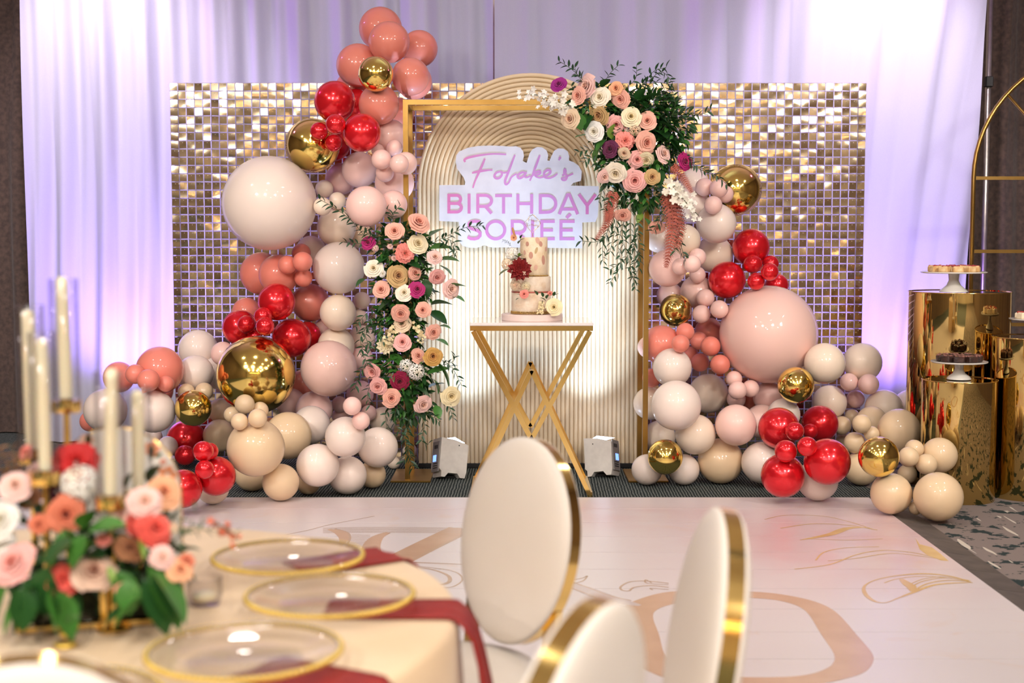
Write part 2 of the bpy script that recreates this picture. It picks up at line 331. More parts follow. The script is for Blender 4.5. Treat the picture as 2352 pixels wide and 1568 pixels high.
for (xa, xb, lab, sd) in ((-4.6, XL - 0.02, 'dark brown curtain hanging beyond the pale drape at far left', 1), (XR + 0.0, 4.6, 'dark brown curtain hanging behind the gold arched rack', 2)):
    t = thing('dark_curtain', lab, 'curtain', ((xa + xb) / 2, 10.5, 0))
    drape('cloth', xa, xb, 10.5, 0.01, 4.2, 0.07, [(24.0, .7), (11.0, .6), (53.0, .15)], DARKC, 160, 6, seed=sd).xf(Matrix.Translation((-(xa + xb) / 2, -10.5, 0))).obj('cloth', DARKC, t)
    MB().tube([((xa - xb) / 2, 0.06, 4.22), ((xb - xa) / 2, 0.06, 4.22)], 0.02, 8).obj('rod', STEEL, t)
# ------------------------------------------------------------------ dance floor
VINYL = mat('white_vinyl_floor', (236, 224, 222), 0.30, spec=0.5)
def vinyl():
    n, l, p = nodes(VINYL); g = n.new('ShaderNodeNewGeometry')
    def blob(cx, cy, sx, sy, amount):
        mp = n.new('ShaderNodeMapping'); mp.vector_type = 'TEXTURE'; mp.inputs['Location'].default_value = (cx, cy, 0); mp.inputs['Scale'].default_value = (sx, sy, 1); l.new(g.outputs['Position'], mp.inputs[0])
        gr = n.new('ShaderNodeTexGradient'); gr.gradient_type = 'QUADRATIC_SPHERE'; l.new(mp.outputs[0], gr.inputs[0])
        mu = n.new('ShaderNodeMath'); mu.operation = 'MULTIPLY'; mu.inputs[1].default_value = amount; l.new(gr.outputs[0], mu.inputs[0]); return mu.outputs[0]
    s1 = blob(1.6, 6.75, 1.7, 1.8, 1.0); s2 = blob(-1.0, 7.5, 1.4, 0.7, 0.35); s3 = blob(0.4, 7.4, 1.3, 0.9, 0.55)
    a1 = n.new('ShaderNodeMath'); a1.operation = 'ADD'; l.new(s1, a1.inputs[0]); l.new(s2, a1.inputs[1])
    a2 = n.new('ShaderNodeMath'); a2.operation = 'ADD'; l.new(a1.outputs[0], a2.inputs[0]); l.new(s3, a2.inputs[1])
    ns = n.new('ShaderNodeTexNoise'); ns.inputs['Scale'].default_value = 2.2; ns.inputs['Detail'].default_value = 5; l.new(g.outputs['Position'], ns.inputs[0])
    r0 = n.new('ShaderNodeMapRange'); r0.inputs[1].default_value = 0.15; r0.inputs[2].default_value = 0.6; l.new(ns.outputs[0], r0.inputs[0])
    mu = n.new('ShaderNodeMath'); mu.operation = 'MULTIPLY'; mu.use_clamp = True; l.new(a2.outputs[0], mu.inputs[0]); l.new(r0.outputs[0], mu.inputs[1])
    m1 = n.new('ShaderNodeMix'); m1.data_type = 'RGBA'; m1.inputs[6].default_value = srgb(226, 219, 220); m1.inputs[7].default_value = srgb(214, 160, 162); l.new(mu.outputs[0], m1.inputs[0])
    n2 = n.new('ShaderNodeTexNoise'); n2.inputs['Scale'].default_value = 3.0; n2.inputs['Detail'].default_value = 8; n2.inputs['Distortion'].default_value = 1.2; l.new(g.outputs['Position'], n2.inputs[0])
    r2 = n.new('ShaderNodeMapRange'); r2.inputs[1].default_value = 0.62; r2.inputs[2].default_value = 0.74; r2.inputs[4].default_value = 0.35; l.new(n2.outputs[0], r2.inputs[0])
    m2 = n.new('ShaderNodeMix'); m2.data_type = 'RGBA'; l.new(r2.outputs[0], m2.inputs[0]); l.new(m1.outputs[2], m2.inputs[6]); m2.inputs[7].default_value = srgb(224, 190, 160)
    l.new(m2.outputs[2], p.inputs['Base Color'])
vinyl()
RAMP = mat('grey_rubber_edge', (92, 84, 80), 0.6); vary(RAMP, (98, 90, 85), (84, 77, 73), 12)
PRINT = {'tan': vary(mat('tan_floor_print', (206, 172, 146), 0.25), (208, 174, 148), (200, 166, 140), 6), 'thin': mat('brown_floor_print', (196, 168, 146), 0.25), 'gold': vary(mat('gold_floor_print', (222, 186, 126), 0.25), (224, 190, 132), (214, 178, 118), 9), 'mauve': mat('mauve_floor_print', (206, 192, 192), 0.25)}
DX0, DX1, DY0, DY1 = -3.6, 2.02, 1.2, 7.81
dance = thing('dance_floor', 'white vinyl dance floor with pink watercolour wash and large tan lettering', 'dance floor', ((DX0 + DX1) / 2, (DY0 + DY1) / 2, 0))
off = -Vector(dance.location)
SEAM = [7.805, 7.47, 7.11, 6.775, 6.434, 6.099, 5.758, 5.438, 5.117]
while SEAM[-1] > DY0 + .3: SEAM.append(SEAM[-1] - 0.333)
for a, b in zip(SEAM[:-1], SEAM[1:]):
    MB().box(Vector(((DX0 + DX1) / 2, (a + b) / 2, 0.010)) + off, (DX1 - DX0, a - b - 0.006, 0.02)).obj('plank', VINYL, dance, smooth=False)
def ramp_piece(x0, y0, x1, y1, side):
    mb = MB()
    if side == 'r': vs = [(x0, y0, 0), (x1, y0, 0), (x0, y0, 0.02), (x0, y1, 0), (x1, y1, 0), (x0, y1, 0.02)]
    else: vs = [(x0, y0, 0), (x0, y1, 0), (x0, y0, 0.02), (x1, y0, 0), (x1, y1, 0), (x1, y0, 0.02)]
    mb.add([Vector(v) + off for v in vs], [(0, 2, 1), (3, 4, 5), (0, 1, 4, 3), (1, 2, 5, 4), (0, 3, 5, 2)]); mb.obj('edge_ramp', RAMP, dance, smooth=False)
for a, b in zip(SEAM[:-1], SEAM[1:]): ramp_piece(DX1 + .002, b + .004, DX1 + 0.16, a - .004, 'r')
x = DX0
while x < DX1 + .1: ramp_piece(x + .002, DY1 + .0, min(x + .335, DX1 + .15) - .002, DY1 + 0.045, 'b'); x += .335
FZ = 0.0205
_fz = [0.0]
def nz():
    _fz[0] += 0.000008; return Vector((0, 0, _fz[0]))
def ribbon(pts, w, m, name, z=FZ, n=6, closed=False):
    """flat print of a stroke lying on the floor, through pixel points"""
    p = smoothpath([FP(x, y, z) for x, y in pts], n); k = len(p); vs = []; up_ = nz(); p = [q + up_ for q in p]
    for i, q in enumerate(p):
        t = (p[min(i + 1, k - 1)] - p[max(i - 1, 0)]).normalized(); nn = Vector((-t.y, t.x, 0)); ww = (w(i / (k - 1)) if callable(w) else w) / 2 * (.6 if m == 'gold' else 1)
        vs += [q + nn * ww + off, q - nn * ww + off]
    return MB().add(vs, [(2 * i, 2 * i + 1, 2 * i + 3, 2 * i + 2) for i in range(k - 1)]).obj(name, PRINT[m], dance, smooth=False)
def zz(pts, ox, oy, s): return [(ox + a / s, oy + b / s) for a, b in pts]
z6 = lambda pts: zz(pts, 1400, 1140, 2.4706)
# big O
O_out = z6([(700, 535), (480, 533), (300, 545), (150, 588), (75, 630), (55, 680), (85, 790), (105, 890), (150, 945), (240, 1000), (400, 1050), (700, 1085), (1000, 1088), (1200, 1062), (1330, 1035), (1440, 1000), (1493, 945), (1488, 885), (1400, 780), (1300, 668), (1210, 612), (1080, 573), (900, 545), (700, 535)])
O_in = z6([(700, 573), (520, 580), (350, 612), (265, 645), (248, 690), (280, 780), (310, 890), (360, 950), (450, 995), (600, 1017), (800, 1024), (1000, 1022), (1130, 1008), (1220, 980), (1268, 945), (1272, 890), (1200, 780), (1130, 668), (1070, 622), (980, 594), (900, 582), (800, 575), (700, 573)])
def band(a, b, m, name):
    A = smoothpath([FP(x, y, FZ) for x, y in a], 5); B = smoothpath([FP(x, y, FZ) for x, y in b], 5); k = min(len(A), len(B))
    vs = [];
    up_ = nz()
    for i in range(k): vs += [A[i * (len(A) - 1) // (k - 1)] + off + up_, B[i * (len(B) - 1) // (k - 1)] + off + up_]
    MB().add(vs, [(2 * i, 2 * i + 1, 2 * i + 3, 2 * i + 2) for i in range(k - 1)]).obj(name, PRINT[m], dance, smooth=False)
band(O_out, O_in, 'tan', 'printed_letter')
ribbon([(908, 1289), (985, 1250), (1062, 1213)], 0.15, 'tan', 'printed_letter')
ribbon([(935, 1291), (1010, 1254), (1075, 1221)], 0.012, 'thin', 'printed_line')
ribbon([(892, 1222), (866, 1234), (853, 1254), (858, 1271), (880, 1284), (905, 1288)], lambda t: 0.03 + 0.06 * math.sin(PI * t), 'tan', 'printed_letter')
ribbon([(755, 1215), (780, 1222), (791, 1233), (786, 1248)], lambda t: 0.02 + 0.045 * math.sin(PI * t), 'tan', 'printed_letter')
ribbon([(770, 1214), (797, 1222), (804, 1234), (798, 1249)], 0.012, 'thin', 'printed_line')
for k in range(7): ribbon([(742, 1212 + k * 1.9), (860, 1210.5 + k * 2.0), (1062, 1212 + k * 1.9)], 0.006, 'thin', 'printed_line')
for k in range(10): ribbon([(808 - k, 1228 + k * 3.3), (850, 1229 + k * 3.3)], 0.007, 'thin', 'printed_line')
ribbon([(905, 1290), (980, 1292), (1070, 1296)], 0.012, 'thin', 'printed_line')
ribbon([(925, 1300), (985, 1306), (1027, 1320), (1032, 1335), (1012, 1342), (993, 1336)], lambda t: 0.008 + 0.02 * t, 'thin', 'printed_line')
ribbon([(960, 1300), (1040, 1311), (1062, 1330), (1040, 1347), (1008, 1348)], 0.008, 'thin', 'printed_line')
ribbon([(620, 1234), (700, 1219), (760, 1204), (860, 1185)], 0.007, 'thin', 'printed_line')
ribbon([(1300, 1338), (1340, 1352), (1400, 1374), (1470, 1390)], lambda t: 0.02 + 0.07 * math.sin(PI * t), 'mauve', 'printed_letter')
for dy in (-7, 8): ribbon([(1300, 1338 + dy), (1340, 1352 + dy), (1400, 1374 + dy), (1450, 1386 + dy)], 0.008, 'thin', 'printed_line')
ribbon([(1308, 1333), (1338, 1327), (1349, 1322), (1338, 1334), (1310, 1341)], 0.008, 'thin', 'printed_line')
ribbon(z6([(335, 492), (220, 480), (120, 483), (65, 510), (70, 530), (110, 535), (140, 515), (230, 505), (335, 515)]), 0.010, 'thin', 'printed_line')
ribbon(z6([(240, 490), (205, 472), (215, 492), (335, 500)]), 0.007, 'thin', 'printed_line')
ribbon(z6([(335, 528), (235, 520), (245, 530)]), 0.007, 'thin', 'printed_line')
ribbon([(1085, 1400), (1045, 1412), (1010, 1424)], 0.10, 'mauve', 'printed_letter')
for pts, wd in (([(880, 130), (1000, 106), (1200, 110), (1350, 140), (1500, 187)], 0.012), ([(970, 180), (1150, 155), (1350, 162), (1520, 190)], 0.018), ([(1080, 247), (1250, 215), (1350, 180), (1460, 174)], lambda t: 0.01 + 0.07 * math.sin(PI * t)),
                ([(1170, 362), (1220, 315), (1350, 290), (1530, 285)], 0.014), ([(1050, 412), (1250, 385), (1400, 330), (1550, 305), (1700, 315), (1850, 345)], 0.016), ([(1130, 240), (1350, 247), (1550, 240)], 0.014), ([(1240, 365), (1400, 350), (1600, 322), (1780, 340), (1880, 355)], 0.014),
                ([(2060, 490), (1950, 455), (1800, 438), (1650, 446), (1520, 470), (1450, 505), (1450, 550), (1500, 592), (1565, 602), (1640, 575), (1720, 545), (1850, 500), (2050, 487)], lambda t: 0.012 + 0.02 * math.sin(9 * t) ** 2), ([(1560, 490), (1640, 465), (1800, 452), (2050, 478)], 0.012),
                ([(1655, 468), (1690, 495), (1712, 512), (1722, 540)], lambda t: 0.03 + 0.05 * math.sin(PI * t)), ([(1712, 512), (1780, 480), (1900, 462), (2040, 480)], 0.012), ([(1700, 500), (1780, 468), (1900, 455), (2040, 475)], 0.010), ([(1720, 540), (1800, 495), (1920, 475), (2050, 484)], 0.016)):
    ribbon(z6(pts), wd, 'gold', 'gold_flourish')
mb = MB(); pts = z6([(1735, 235), (1760, 270), (1830, 288), (1880, 325), (1925, 366), (1880, 362), (1800, 330), (1760, 300)]); mb.add([FP(x, y, FZ) + off for x, y in pts], [tuple(range(len(pts)))]); mb.obj('gold_flourish', PRINT['gold'], dance, smooth=False)
# ------------------------------------------------------------------ shimmer panel of square sequins
SY = 9.32; S0 = P(389, 190, SY); S1 = P(1991, 197, SY); PIT = 0.0540
ncol = int(round((S1.x - S0.x) / PIT)); PIT = (S1.x - S0.x) / ncol; TOPZ = S0.z; nrow = int(TOPZ / PIT)
shim = thing('shimmer_panel', 'wide panel of champagne gold square sequins standing before the white drape', 'sequin panel', ((S0.x + S1.x) / 2, SY, 0))
so = -Vector(shim.location)
mb = MB(); HW = (S1.x - S0.x) / 2
for c in range(ncol + 1): mb.box((-HW + c * PIT, 0.016, TOPZ / 2), (0.004, 0.003, TOPZ))
for r in range(nrow + 1): mb.box((0, 0.016, TOPZ - r * PIT), (2 * HW, 0.003, 0.004))
g = mb.obj('backing_grid', GRID, shim, smooth=False); g['kind'] = 'stuff'
def sequin_mesh(h, bow, tilt_x, tilt_z, wob, sz):
    """thin bowed mirror square hanging from its top pin, with a small bright pin"""
    N = 4; vs = []
    for j in range(N + 1):
        for i in range(N + 1):
            u = i / N - .5; v = j / N - .5
            y = -bow * (0.25 - v * v) * 4 - wob * math.sin(3.0 * v + h) * u
            vs.append(Vector((u * sz, y, v * sz)))
    fs = [(j * (N + 1) + i, j * (N + 1) + i + 1, (j + 1) * (N + 1) + i + 1, (j + 1) * (N + 1) + i) for j in range(N) for i in range(N)]
    M = Matrix.Rotation(tilt_x, 4, 'X') @ Matrix.Rotation(tilt_z, 4, 'Z')
    mb = MB().add([M @ (v - Vector((0, 0, sz * .32))) + Vector((0, 0, sz * .32)) for v in vs], fs)
    p = Vector((0, -bow * .9 - 0.003, sz * .30)); s = 0.0022
    mb.add([p + Vector((s, 0, 0)), p + Vector((0, 0, s)), p - Vector((s, 0, 0)), p - Vector((0, 0, s)), p - Vector((0, s, 0))], [(0, 1, 4), (1, 2, 4), (2, 3, 4), (3, 0, 4)], 1)
    return mb
PIN = mat('sequin_pin', (250, 240, 220), 0.3)
rnd = random.Random(5)
variants = []
for k in range(60):
    q = rnd.random()
    variants.append((rnd.uniform(0, 6.3), rnd.choice([-1, 1, 1]) * rnd.uniform(0.0001, 0.0008), rnd.gauss(0.00, 0.036), rnd.gauss(0, 0.04), rnd.uniform(-0.0015, 0.0015), PIT * 0.865))
vm = [sequin_mesh(*v).mesh('sequin', [SEQ, PIN]) for v in variants]
rest = MB(); nind = 0
for r in range(nrow):
    for c in range(ncol):
        k = rnd.randrange(60); x = -HW + (c + .5) * PIT; z = TOPZ - (r + .5) * PIT
        ry = rnd.gauss(0, 0.025)
        if r < 12 and (c < 12 or c >= ncol - 13):        # 300 pieces that show unhidden
            link('sequin', vm[k], shim, loc=(x, 0, z), rot=(0, ry, 0)); nind += 1
        else:
            sm = sequin_mesh(*variants[k]); M = Matrix.Translation((x, 0, z)) @ Matrix.Rotation(ry, 4, 'Y'); o = len(rest.v)
            rest.v.extend([tuple(M @ Vector(v)) for v in sm.v]); rest.f.extend([tuple(i + o for i in f) for f in sm.f]); rest.m.extend(sm.m)
g = rest.obj('sequin_field', [SEQ, PIN], shim); g['kind'] = 'stuff'
for x in (-HW + .03, -HW / 3, HW / 3, HW - .03): MB().beam((x, 0.05, 0), (x, 0.05, TOPZ - .05), 0.03, 0.03).box((x, 0.05, 0.006), (0.3, 0.3, 0.012)).obj('support_post', STEEL, shim, smooth=False)
# ------------------------------------------------------------------ ribbed arch
AY = 8.93; AC = P(1219, 431, AY); AR = 259 * AY / F; NR = 26; RP = AR / NR
arch = thing('ribbed_arch', 'tall cream arch of nested half-round ribs behind the cake table', 'arch panel', (AC.x, AY, 0))
def arch_path(r, n=28):
    return [(-r, 0.03)] + [(r * math.cos(PI - PI * k / n), AC.z + r * math.sin(PI - PI * k / n)) for k in range(n + 1)] + [(r, 0.03)]
for k in range(NR):
    r = (k + .5) * RP; n = max(8, min(40, int(8 + k * 1.6))); pth = arch_path(r, n); vs = []; M = 7
    for i, (x, z) in enumerate(pth):
        if i == 0 or i == len(pth) - 1: nx, nz = (-1, 0) if i == 0 else (1, 0)
        else: l_ = math.hypot(x, z - AC.z); nx, nz = x / l_, (z - AC.z) / l_
        for j in range(M):
            a = PI * j / (M - 1); q = math.cos(a) * RP * .49; y = -math.sin(a) * RP * .55
            vs.append((x + nx * q, y, z + nz * q))
    fs = [(i * M + j, i * M + j + 1, (i + 1) * M + j + 1, (i + 1) * M + j) for i in range(len(pth) - 1) for j in range(M - 1)]
    MB().add(vs, fs).obj('rib', CREAMPAINT, arch)
MB().prism(arch_path(AR, 40), lambda u, v, t: Vector((u, 0.001 + t, v)), 0.03).obj('back_board', CREAMPAINT, arch, smooth=False)
MB().box((0, 0.02, 0.016), (2 * AR, 0.08, 0.032), bev=0.004).obj('base_rail', BLACKPL, arch, smooth=False)
# ------------------------------------------------------------------ gold box frame
FY0, FY1 = 8.42, 8.80
LXF = P(933.5, 600, FY0).x; RXF = P(1484.5, 600, FY0).x; FTOP = P(933, 235, FY0).z
fr = thing('box_stand', 'tall open gold box frame standing round the ribbed arch', 'frame', ((LXF + RXF) / 2, FY0, 0)); fo = -Vector(fr.location); T = 0.030
for y in (FY0, FY1):
    for x in (LXF, RXF): MB().beam(Vector((x, y, 0.012)) + fo, Vector((x, y, FTOP + T / 2)) + fo, T, T).obj('post', FRAMEGOLD, fr, smooth=False)
    MB().beam(Vector((LXF + T / 2, y, FTOP)) + fo, Vector((RXF - T / 2, y, FTOP)) + fo, T, T, up=(0, 1, 0)).obj('top_rail', FRAMEGOLD, fr, smooth=False)
for x in (LXF, RXF):
    MB().beam(Vector((x, FY0 + T / 2, FTOP)) + fo, Vector((x, FY1 - T / 2, FTOP)) + fo, T, T, up=(1, 0, 0)).obj('side_rail', FRAMEGOLD, fr, smooth=False)
    MB().box(Vector((x + 0.02, (FY0 + FY1) / 2 - .01, 0.006)) + fo, (0.245, 0.44, 0.012), bev=0.003).obj('base_plate', FRAMEGOLD, fr, smooth=False)
# ------------------------------------------------------------------ sign with lettering
SGY = 8.825
def s8(x, y, d=SGY): return P(980 + x / 3.409, 320 + y / 3.409, d)
sc0 = s8(720, 450)
sign = thing('sign_board', 'white cut-out sign board with pink script and capitals fixed to the ribbed arch', 'sign', sc0)
SIGNW = mat('white_sign_foam', (240, 238, 244), 0.6); vary(SIGNW, (206, 205, 215), (200, 199, 210), 14)
LETM = mat('pink_vinyl_lettering', (206, 140, 206), 0.4)
def letm():
    n, l, p = nodes(LETM); g_ = n.new('ShaderNodeNewGeometry'); sx = n.new('ShaderNodeSeparateXYZ'); l.new(g_.outputs['Position'], sx.inputs[0])
    r = n.new('ShaderNodeValToRGB'); mr = n.new('ShaderNodeMapRange'); mr.inputs[1].default_value = s8(150, 0).x; mr.inputs[2].default_value = s8(1320, 0).x; l.new(sx.outputs[0], mr.inputs[0])
    r.color_ramp.elements[0].color = srgb(204, 112, 168); r.color_ramp.elements[1].color = srgb(202, 112, 170); e = r.color_ramp.elements.new(0.35); e.color = srgb(188, 126, 190); e = r.color_ramp.elements.new(0.8); e.color = srgb(186, 126, 190)
    l.new(mr.outputs[0], r.inputs[0]); l.new(r.outputs[0], p.inputs['Base Color'])
letm()
outline = [(98, 358), (180, 357), (298, 357), (303, 335), (290, 300), (262, 262), (236, 225), (228, 175), (232, 125), (255, 95), (320, 66), (400, 52), (500, 48), (600, 52), (650, 56), (700, 53), (735, 66), (756, 95), (762, 130), (752, 168), (765, 176), (782, 184), (790, 160), (808, 105), (830, 76), (865, 60), (905, 62), (940, 88), (952, 125), (945, 165), (962, 168), (975, 135), (998, 90), (1030, 70), (1075, 73), (1105, 95), (1116, 135), (1114, 165), (1150, 178), (1190, 205), (1214, 250), (1212, 300), (1206, 325), (1150, 340), (1128, 362), (1240, 364), (1347, 366), (1346, 500), (1340, 600), (1322, 645), (1270, 648), (1218, 650), (1218, 853), (1000, 850), (900, 848), (640, 846), (580, 845), (520, 848), (480, 838), (452, 826), (420, 840), (390, 850), (330, 847), (280, 832), (256, 800), (246, 770), (256, 730), (256, 690), (252, 645), (180, 642), (98, 638)]
out3 = [s8(x, y) - sc0 for x, y in outline]
nO = len(out3); vs = [Vector((p.x, 0, p.z)) for p in out3] + [Vector((p.x, 0.02, p.z)) for p in out3]
MB().add(vs, [tuple(range(nO)), tuple(range(nO, 2 * nO))[::-1]] + [(i, i + nO, (i + 1) % nO + nO, (i + 1) % nO) for i in range(nO)]).obj('board', SIGNW, sign, smooth=False)
for dx in (-0.35, 0.0, 0.4): MB().box((dx, 0.0545, 0.0), (0.05, 0.0685, 0.05)).obj('spacer', SIGNW, sign, smooth=False)
_lift = [0]
def stroke(mb, pts, wz, n=5, closed=False, taper=None, smooth=True):
    p = [s8(x, y) - sc0 for x, y in pts]; _lift[0] += 1; p = [Vector((q.x, -0.0006 - .00015 * (_lift[0] % 4), q.z)) for q in p]
    if smooth: p = smoothpath(p, n)
    if closed: p = p[:-1]
    k = len(p); p = [q - Vector((0, .0003 * i / k, 0)) for i, q in enumerate(p)]; hw = wz * SGY / F / 2 / 3.409 * 1.0; vs = []
    for i, q in enumerate(p):
        if closed: a, b = p[i - 1], p[(i + 1) % k]
        else: a, b = p[max(i - 1, 0)], p[min(i + 1, k - 1)]
        t1 = (q - a).normalized() if (q - a).length > 1e-9 else (b - q).normalized(); t2 = (b - q).normalized() if (b - q).length > 1e-9 else t1
        t = (t1 + t2).normalized(); nn = Vector((-t.z, 0, t.x)); c = max(0.5, t.dot(t1)); h = hw / c * (taper(i / max(1, k - 1)) if taper else 1)
        vs += [q + nn * h, q - nn * h]
    vs += [v + Vector((0, 0.0009, 0)) for v in vs]; m = 2 * k; fs = []
    rng = range(k if closed else k - 1)
    for i in rng:
        a, b, c_, d = 2 * i, 2 * i + 1, 2 * ((i + 1) % k) + 1, 2 * ((i + 1) % k)
        fs += [(a, b, c_, d), (a, d, d + m, a + m), (b, b + m, c_ + m, c_)]
    mb.add(vs, fs)
def arc(cx, cy, rx, ry, a0, a1, n=14): return [(cx + rx * math.cos(math.radians(a0 + (a1 - a0) * k / n)), cy + ry * math.sin(math.radians(a0 + (a1 - a0) * k / n))) for k in range(n + 1)]
W_ = 24
def letter(*strokes):
    mb = MB()
    for s_ in strokes: stroke(mb, s_, W_, smooth=False)
    mb.obj('letter', LETM, sign, smooth=False)
def L_B(x0, x1, t, b):
    m = (t + b) / 2 - 2; h = W_ / 2; r1 = (m - t - h) / 2; r2 = (b - h - m) / 2
    letter([(x0 + h, t), (x0 + h, b)], [(x0 + h, t + h), (x1 - 50, t + h)] + arc(x1 - 50, t + h + r1, 32, r1, -90, 90)[1:] + [(x0 + h, m)], [(x0 + h, m), (x1 - 50, m)] + arc(x1 - 50, m + r2, 38, r2, -90, 90)[1:] + [(x0 + h, b - h)])
def L_R(x0, x1, t, b, clip=None):
    m = t + (b - t) * .64; h = W_ / 2; r1 = (m - t - h) / 2
    letter([(x0 + h, t), (x0 + h, b)], [(x0 + h, t + h), (x1 - 62, t + h)] + arc(x1 - 62, t + h + r1, 52, r1, -90, 90)[1:] + [(x0 + h, m)], [(x1 - 58, m), (x1 - 10, b)])
def L_E(x0, x1, t, b):
    h = W_ / 2; letter([(x0 + h, t), (x0 + h, b)], [(x0 + h, t + h), (x1, t + h)], [(x0 + h, (t + b) / 2), (x1 - 14, (t + b) / 2)], [(x0 + h, b - h), (x1, b - h)])
t, b = 426, 580
L_B(162, 284, t, b); letter([(332, t + 1), (332, b + 1)]); L_R(388, 518, t, b)
letter([(536, t + 14), (668, t + 14)], [(602, t + 14), (602, b + 1)]); letter([(714, t + 2), (714, b + 2)], [(822, t + 2), (822, b + 2)], [(714, 503), (822, 503)])
letter([(890, t + 2), (890, b + 4)], [(890, t + 14), (945, t + 14)] + arc(945, t + 79, 66, 65, -90, 90)[1:] + [(890, b - 8)])
letter([(1038, b + 6), (1102, t + 8), (1118, t + 8), (1182, b + 6)], [(1062, 546), (1158, 546)]); letter([(1192, t + 4), (1257, 518), (1322, t + 6)], [(1257, 515), (1257, b + 6)])
t, b = 630, 790
letter([(420, 650), (402, 642), (375, 640), (348, 646), (332, 660), (332, 682), (348, 698), (375, 706), (402, 716), (418, 732), (418, 754), (402, 772), (375, 779), (345, 777), (322, 764)])
o_ = arc(540, 710, 71, 69, 0, 360, 30); mb = MB(); stroke(mb, o_[:-1] + [o_[-1]], W_, closed=True, smooth=False); mb.obj('letter', LETM, sign, smooth=False)
L_R(658, 782, t, b); letter([(829, t), (829, b)]); L_E(890, 1003, t, b); L_E(1040, 1158, t, b); letter([(1095, 616), (1126, 584)])
Ws = 17
def script(*paths):
    mb = MB()
    for pth in paths: stroke(mb, pth, Ws, 5, taper=lambda q: 0.75 + 0.35 * math.sin(PI * min(1, q * 1.4)))
    mb.obj('script_letter', LETM, sign, smooth=False)
script([(302, 178), (296, 160), (330, 142), (420, 124), (520, 114), (622, 118)], [(456, 150), (436, 200), (405, 268), (378, 330), (362, 380)], [(355, 263), (415, 250), (480, 241), (515, 240)])
script([(575, 252), (545, 262), (530, 288), (545, 305), (572, 300), (590, 275), (582, 252), (604, 262), (640, 255)])
script([(691, 122), (665, 190), (638, 262), (614, 325), (620, 352), (643, 338), (665, 295), (705, 268)])
script([(778, 264), (748, 258), (714, 282), (722, 304), (752, 294), (778, 264), (766, 290), (782, 298), (815, 285)])
script([(886, 124), (862, 190), (830, 275), (808, 324)], [(822, 292), (855, 258), (884, 250), (886, 268), (850, 284), (880, 300), (915, 294)])
script([(915, 294), (955, 276), (970, 252), (948, 240), (920, 262), (924, 296), (960, 304), (1000, 288), (1022, 268)])
script([(1046, 136), (1042, 150), (1034, 164)])
script([(1062, 285), (1088, 256), (1082, 236), (1078, 262), (1098, 286), (1088, 316), (1064, 318), (1060, 305), (1100, 290), (1146, 268)])
# ------------------------------------------------------------------ uplights
LENS = mat('lit_led_lens', (255, 255, 255), 0.3, emit=(200, 220, 255), estr=14.0); LENS.cycles.emission_sampling = 'NONE'
LCD = mat('blue_lcd_screen', (120, 160, 255), 0.3, emit=(110, 150, 255), estr=2.2); GREYPL = mat('grey_plastic', (150, 146, 144), 0.5)
def uplight(px0, py0, mirror, label):
    base = FP(px0, py0); base.z = 0
    t = thing('uplight', label, 'uplight', base, 0.0, 'white uplights at the foot of the arch')
    w_, h_, d_ = 0.175, 0.245, 0.15; s = mirror
    Mr = Matrix.Translation((0, 0, 0.0)) @ Matrix.Rotation(s * 0.42, 4, 'Z') @ Matrix.Rotation(math.radians(-13), 4, 'X') @ Matrix.Rotation(s * math.radians(9), 4, 'Y')
    mb = MB()
    prof = [(-w_ / 2 + .01, 0.035), (-w_ / 2 + .01, 0.0), (-w_ / 2 + .035, 0.0), (-w_ / 2 + .055, 0.026), (w_ / 2 - .06, 0.026), (w_ / 2 - .04, 0.0), (w_ / 2 - .01, 0.0), (w_ / 2, 0.04), (w_ / 2 + .004, h_ - .04), (w_ / 2 - .004, h_ - 0.035), (0.0, h_ - .012), (-w_ / 2, h_ - 0.004), (-w_ / 2 - .004, 0.05)]
    prof = [(s * -a, c) if s < 0 else (a, c) for a, c in prof]
    if s < 0: prof = prof[::-1]
    mb.prism([(a, c) for a, c in prof], lambda u, v, q: Vector((u, q - d_ / 2, v)), d_).xf(Mr).obj('housing', WHITEPL, t, smooth=False)
    top = MB().add([(-w_ / 2 + .02, -d_ / 2 + .004, h_ - .010), (w_ / 2 - .02, -d_ / 2 + .004, h_ - .026), (w_ / 2 - .02, d_ / 2 - .01, h_ - .022), (-w_ / 2 + .02, d_ / 2 - .01, h_ - .002), (0, -d_ / 2 + .004, h_ + .004), (0, d_ / 2 - .01, h_ + .010)], [(0, 4, 5, 3), (4, 1, 2, 5), (0, 1, 4), (3, 5, 2)])
    if s < 0: top.v = [(-x, y, z) for x, y, z in top.v]
    top.xf(Mr).obj('lens', LENS, t, smooth=False)
    xs = -s * (w_ / 2 + .004)
    MB().box((xs, 0.0, 0.125), (0.006, 0.12, 0.19), bev=0.002).xf(Mr).obj('control_panel', GREYPL, t, smooth=False)
    MB().box((xs - s * .004, 0.01, 0.115), (0.003, 0.05, 0.040)).xf(Mr).obj('screen', LCD, t, smooth=False)
    mb = MB(); rr = random.Random(3)
    for k in range(3): mb.box((xs - s * .004, -0.03 + k * .022, 0.185), (0.002, 0.012, 0.022))
    for k in range(5):
        for q in range(3): mb.box((xs - s * .004, -0.035 + k * .015, 0.055 + q * .014), (0.002, 0.009, 0.006))
    mb.xf(Mr).obj('panel_marks', BLACKPL, t, smooth=False)
    MB().sphere((s * .03, -d_ / 2, h_ - .045), 0.004, 8, 6).xf(Mr).obj('screw', BLACKPL, t)
    MB().box((0, 0.05, 0.008), (0.15, 0.10, 0.016), bev=0.004).obj('foot', BLACKPL, t, smooth=False)
    return t
uplight(1030, 1098, 1, 'white uplight at the foot of the arch beside the flower-covered post')
uplight(1386, 1094, -1, 'white uplight with lit blue screen at the foot of the arch beside cream balloons')
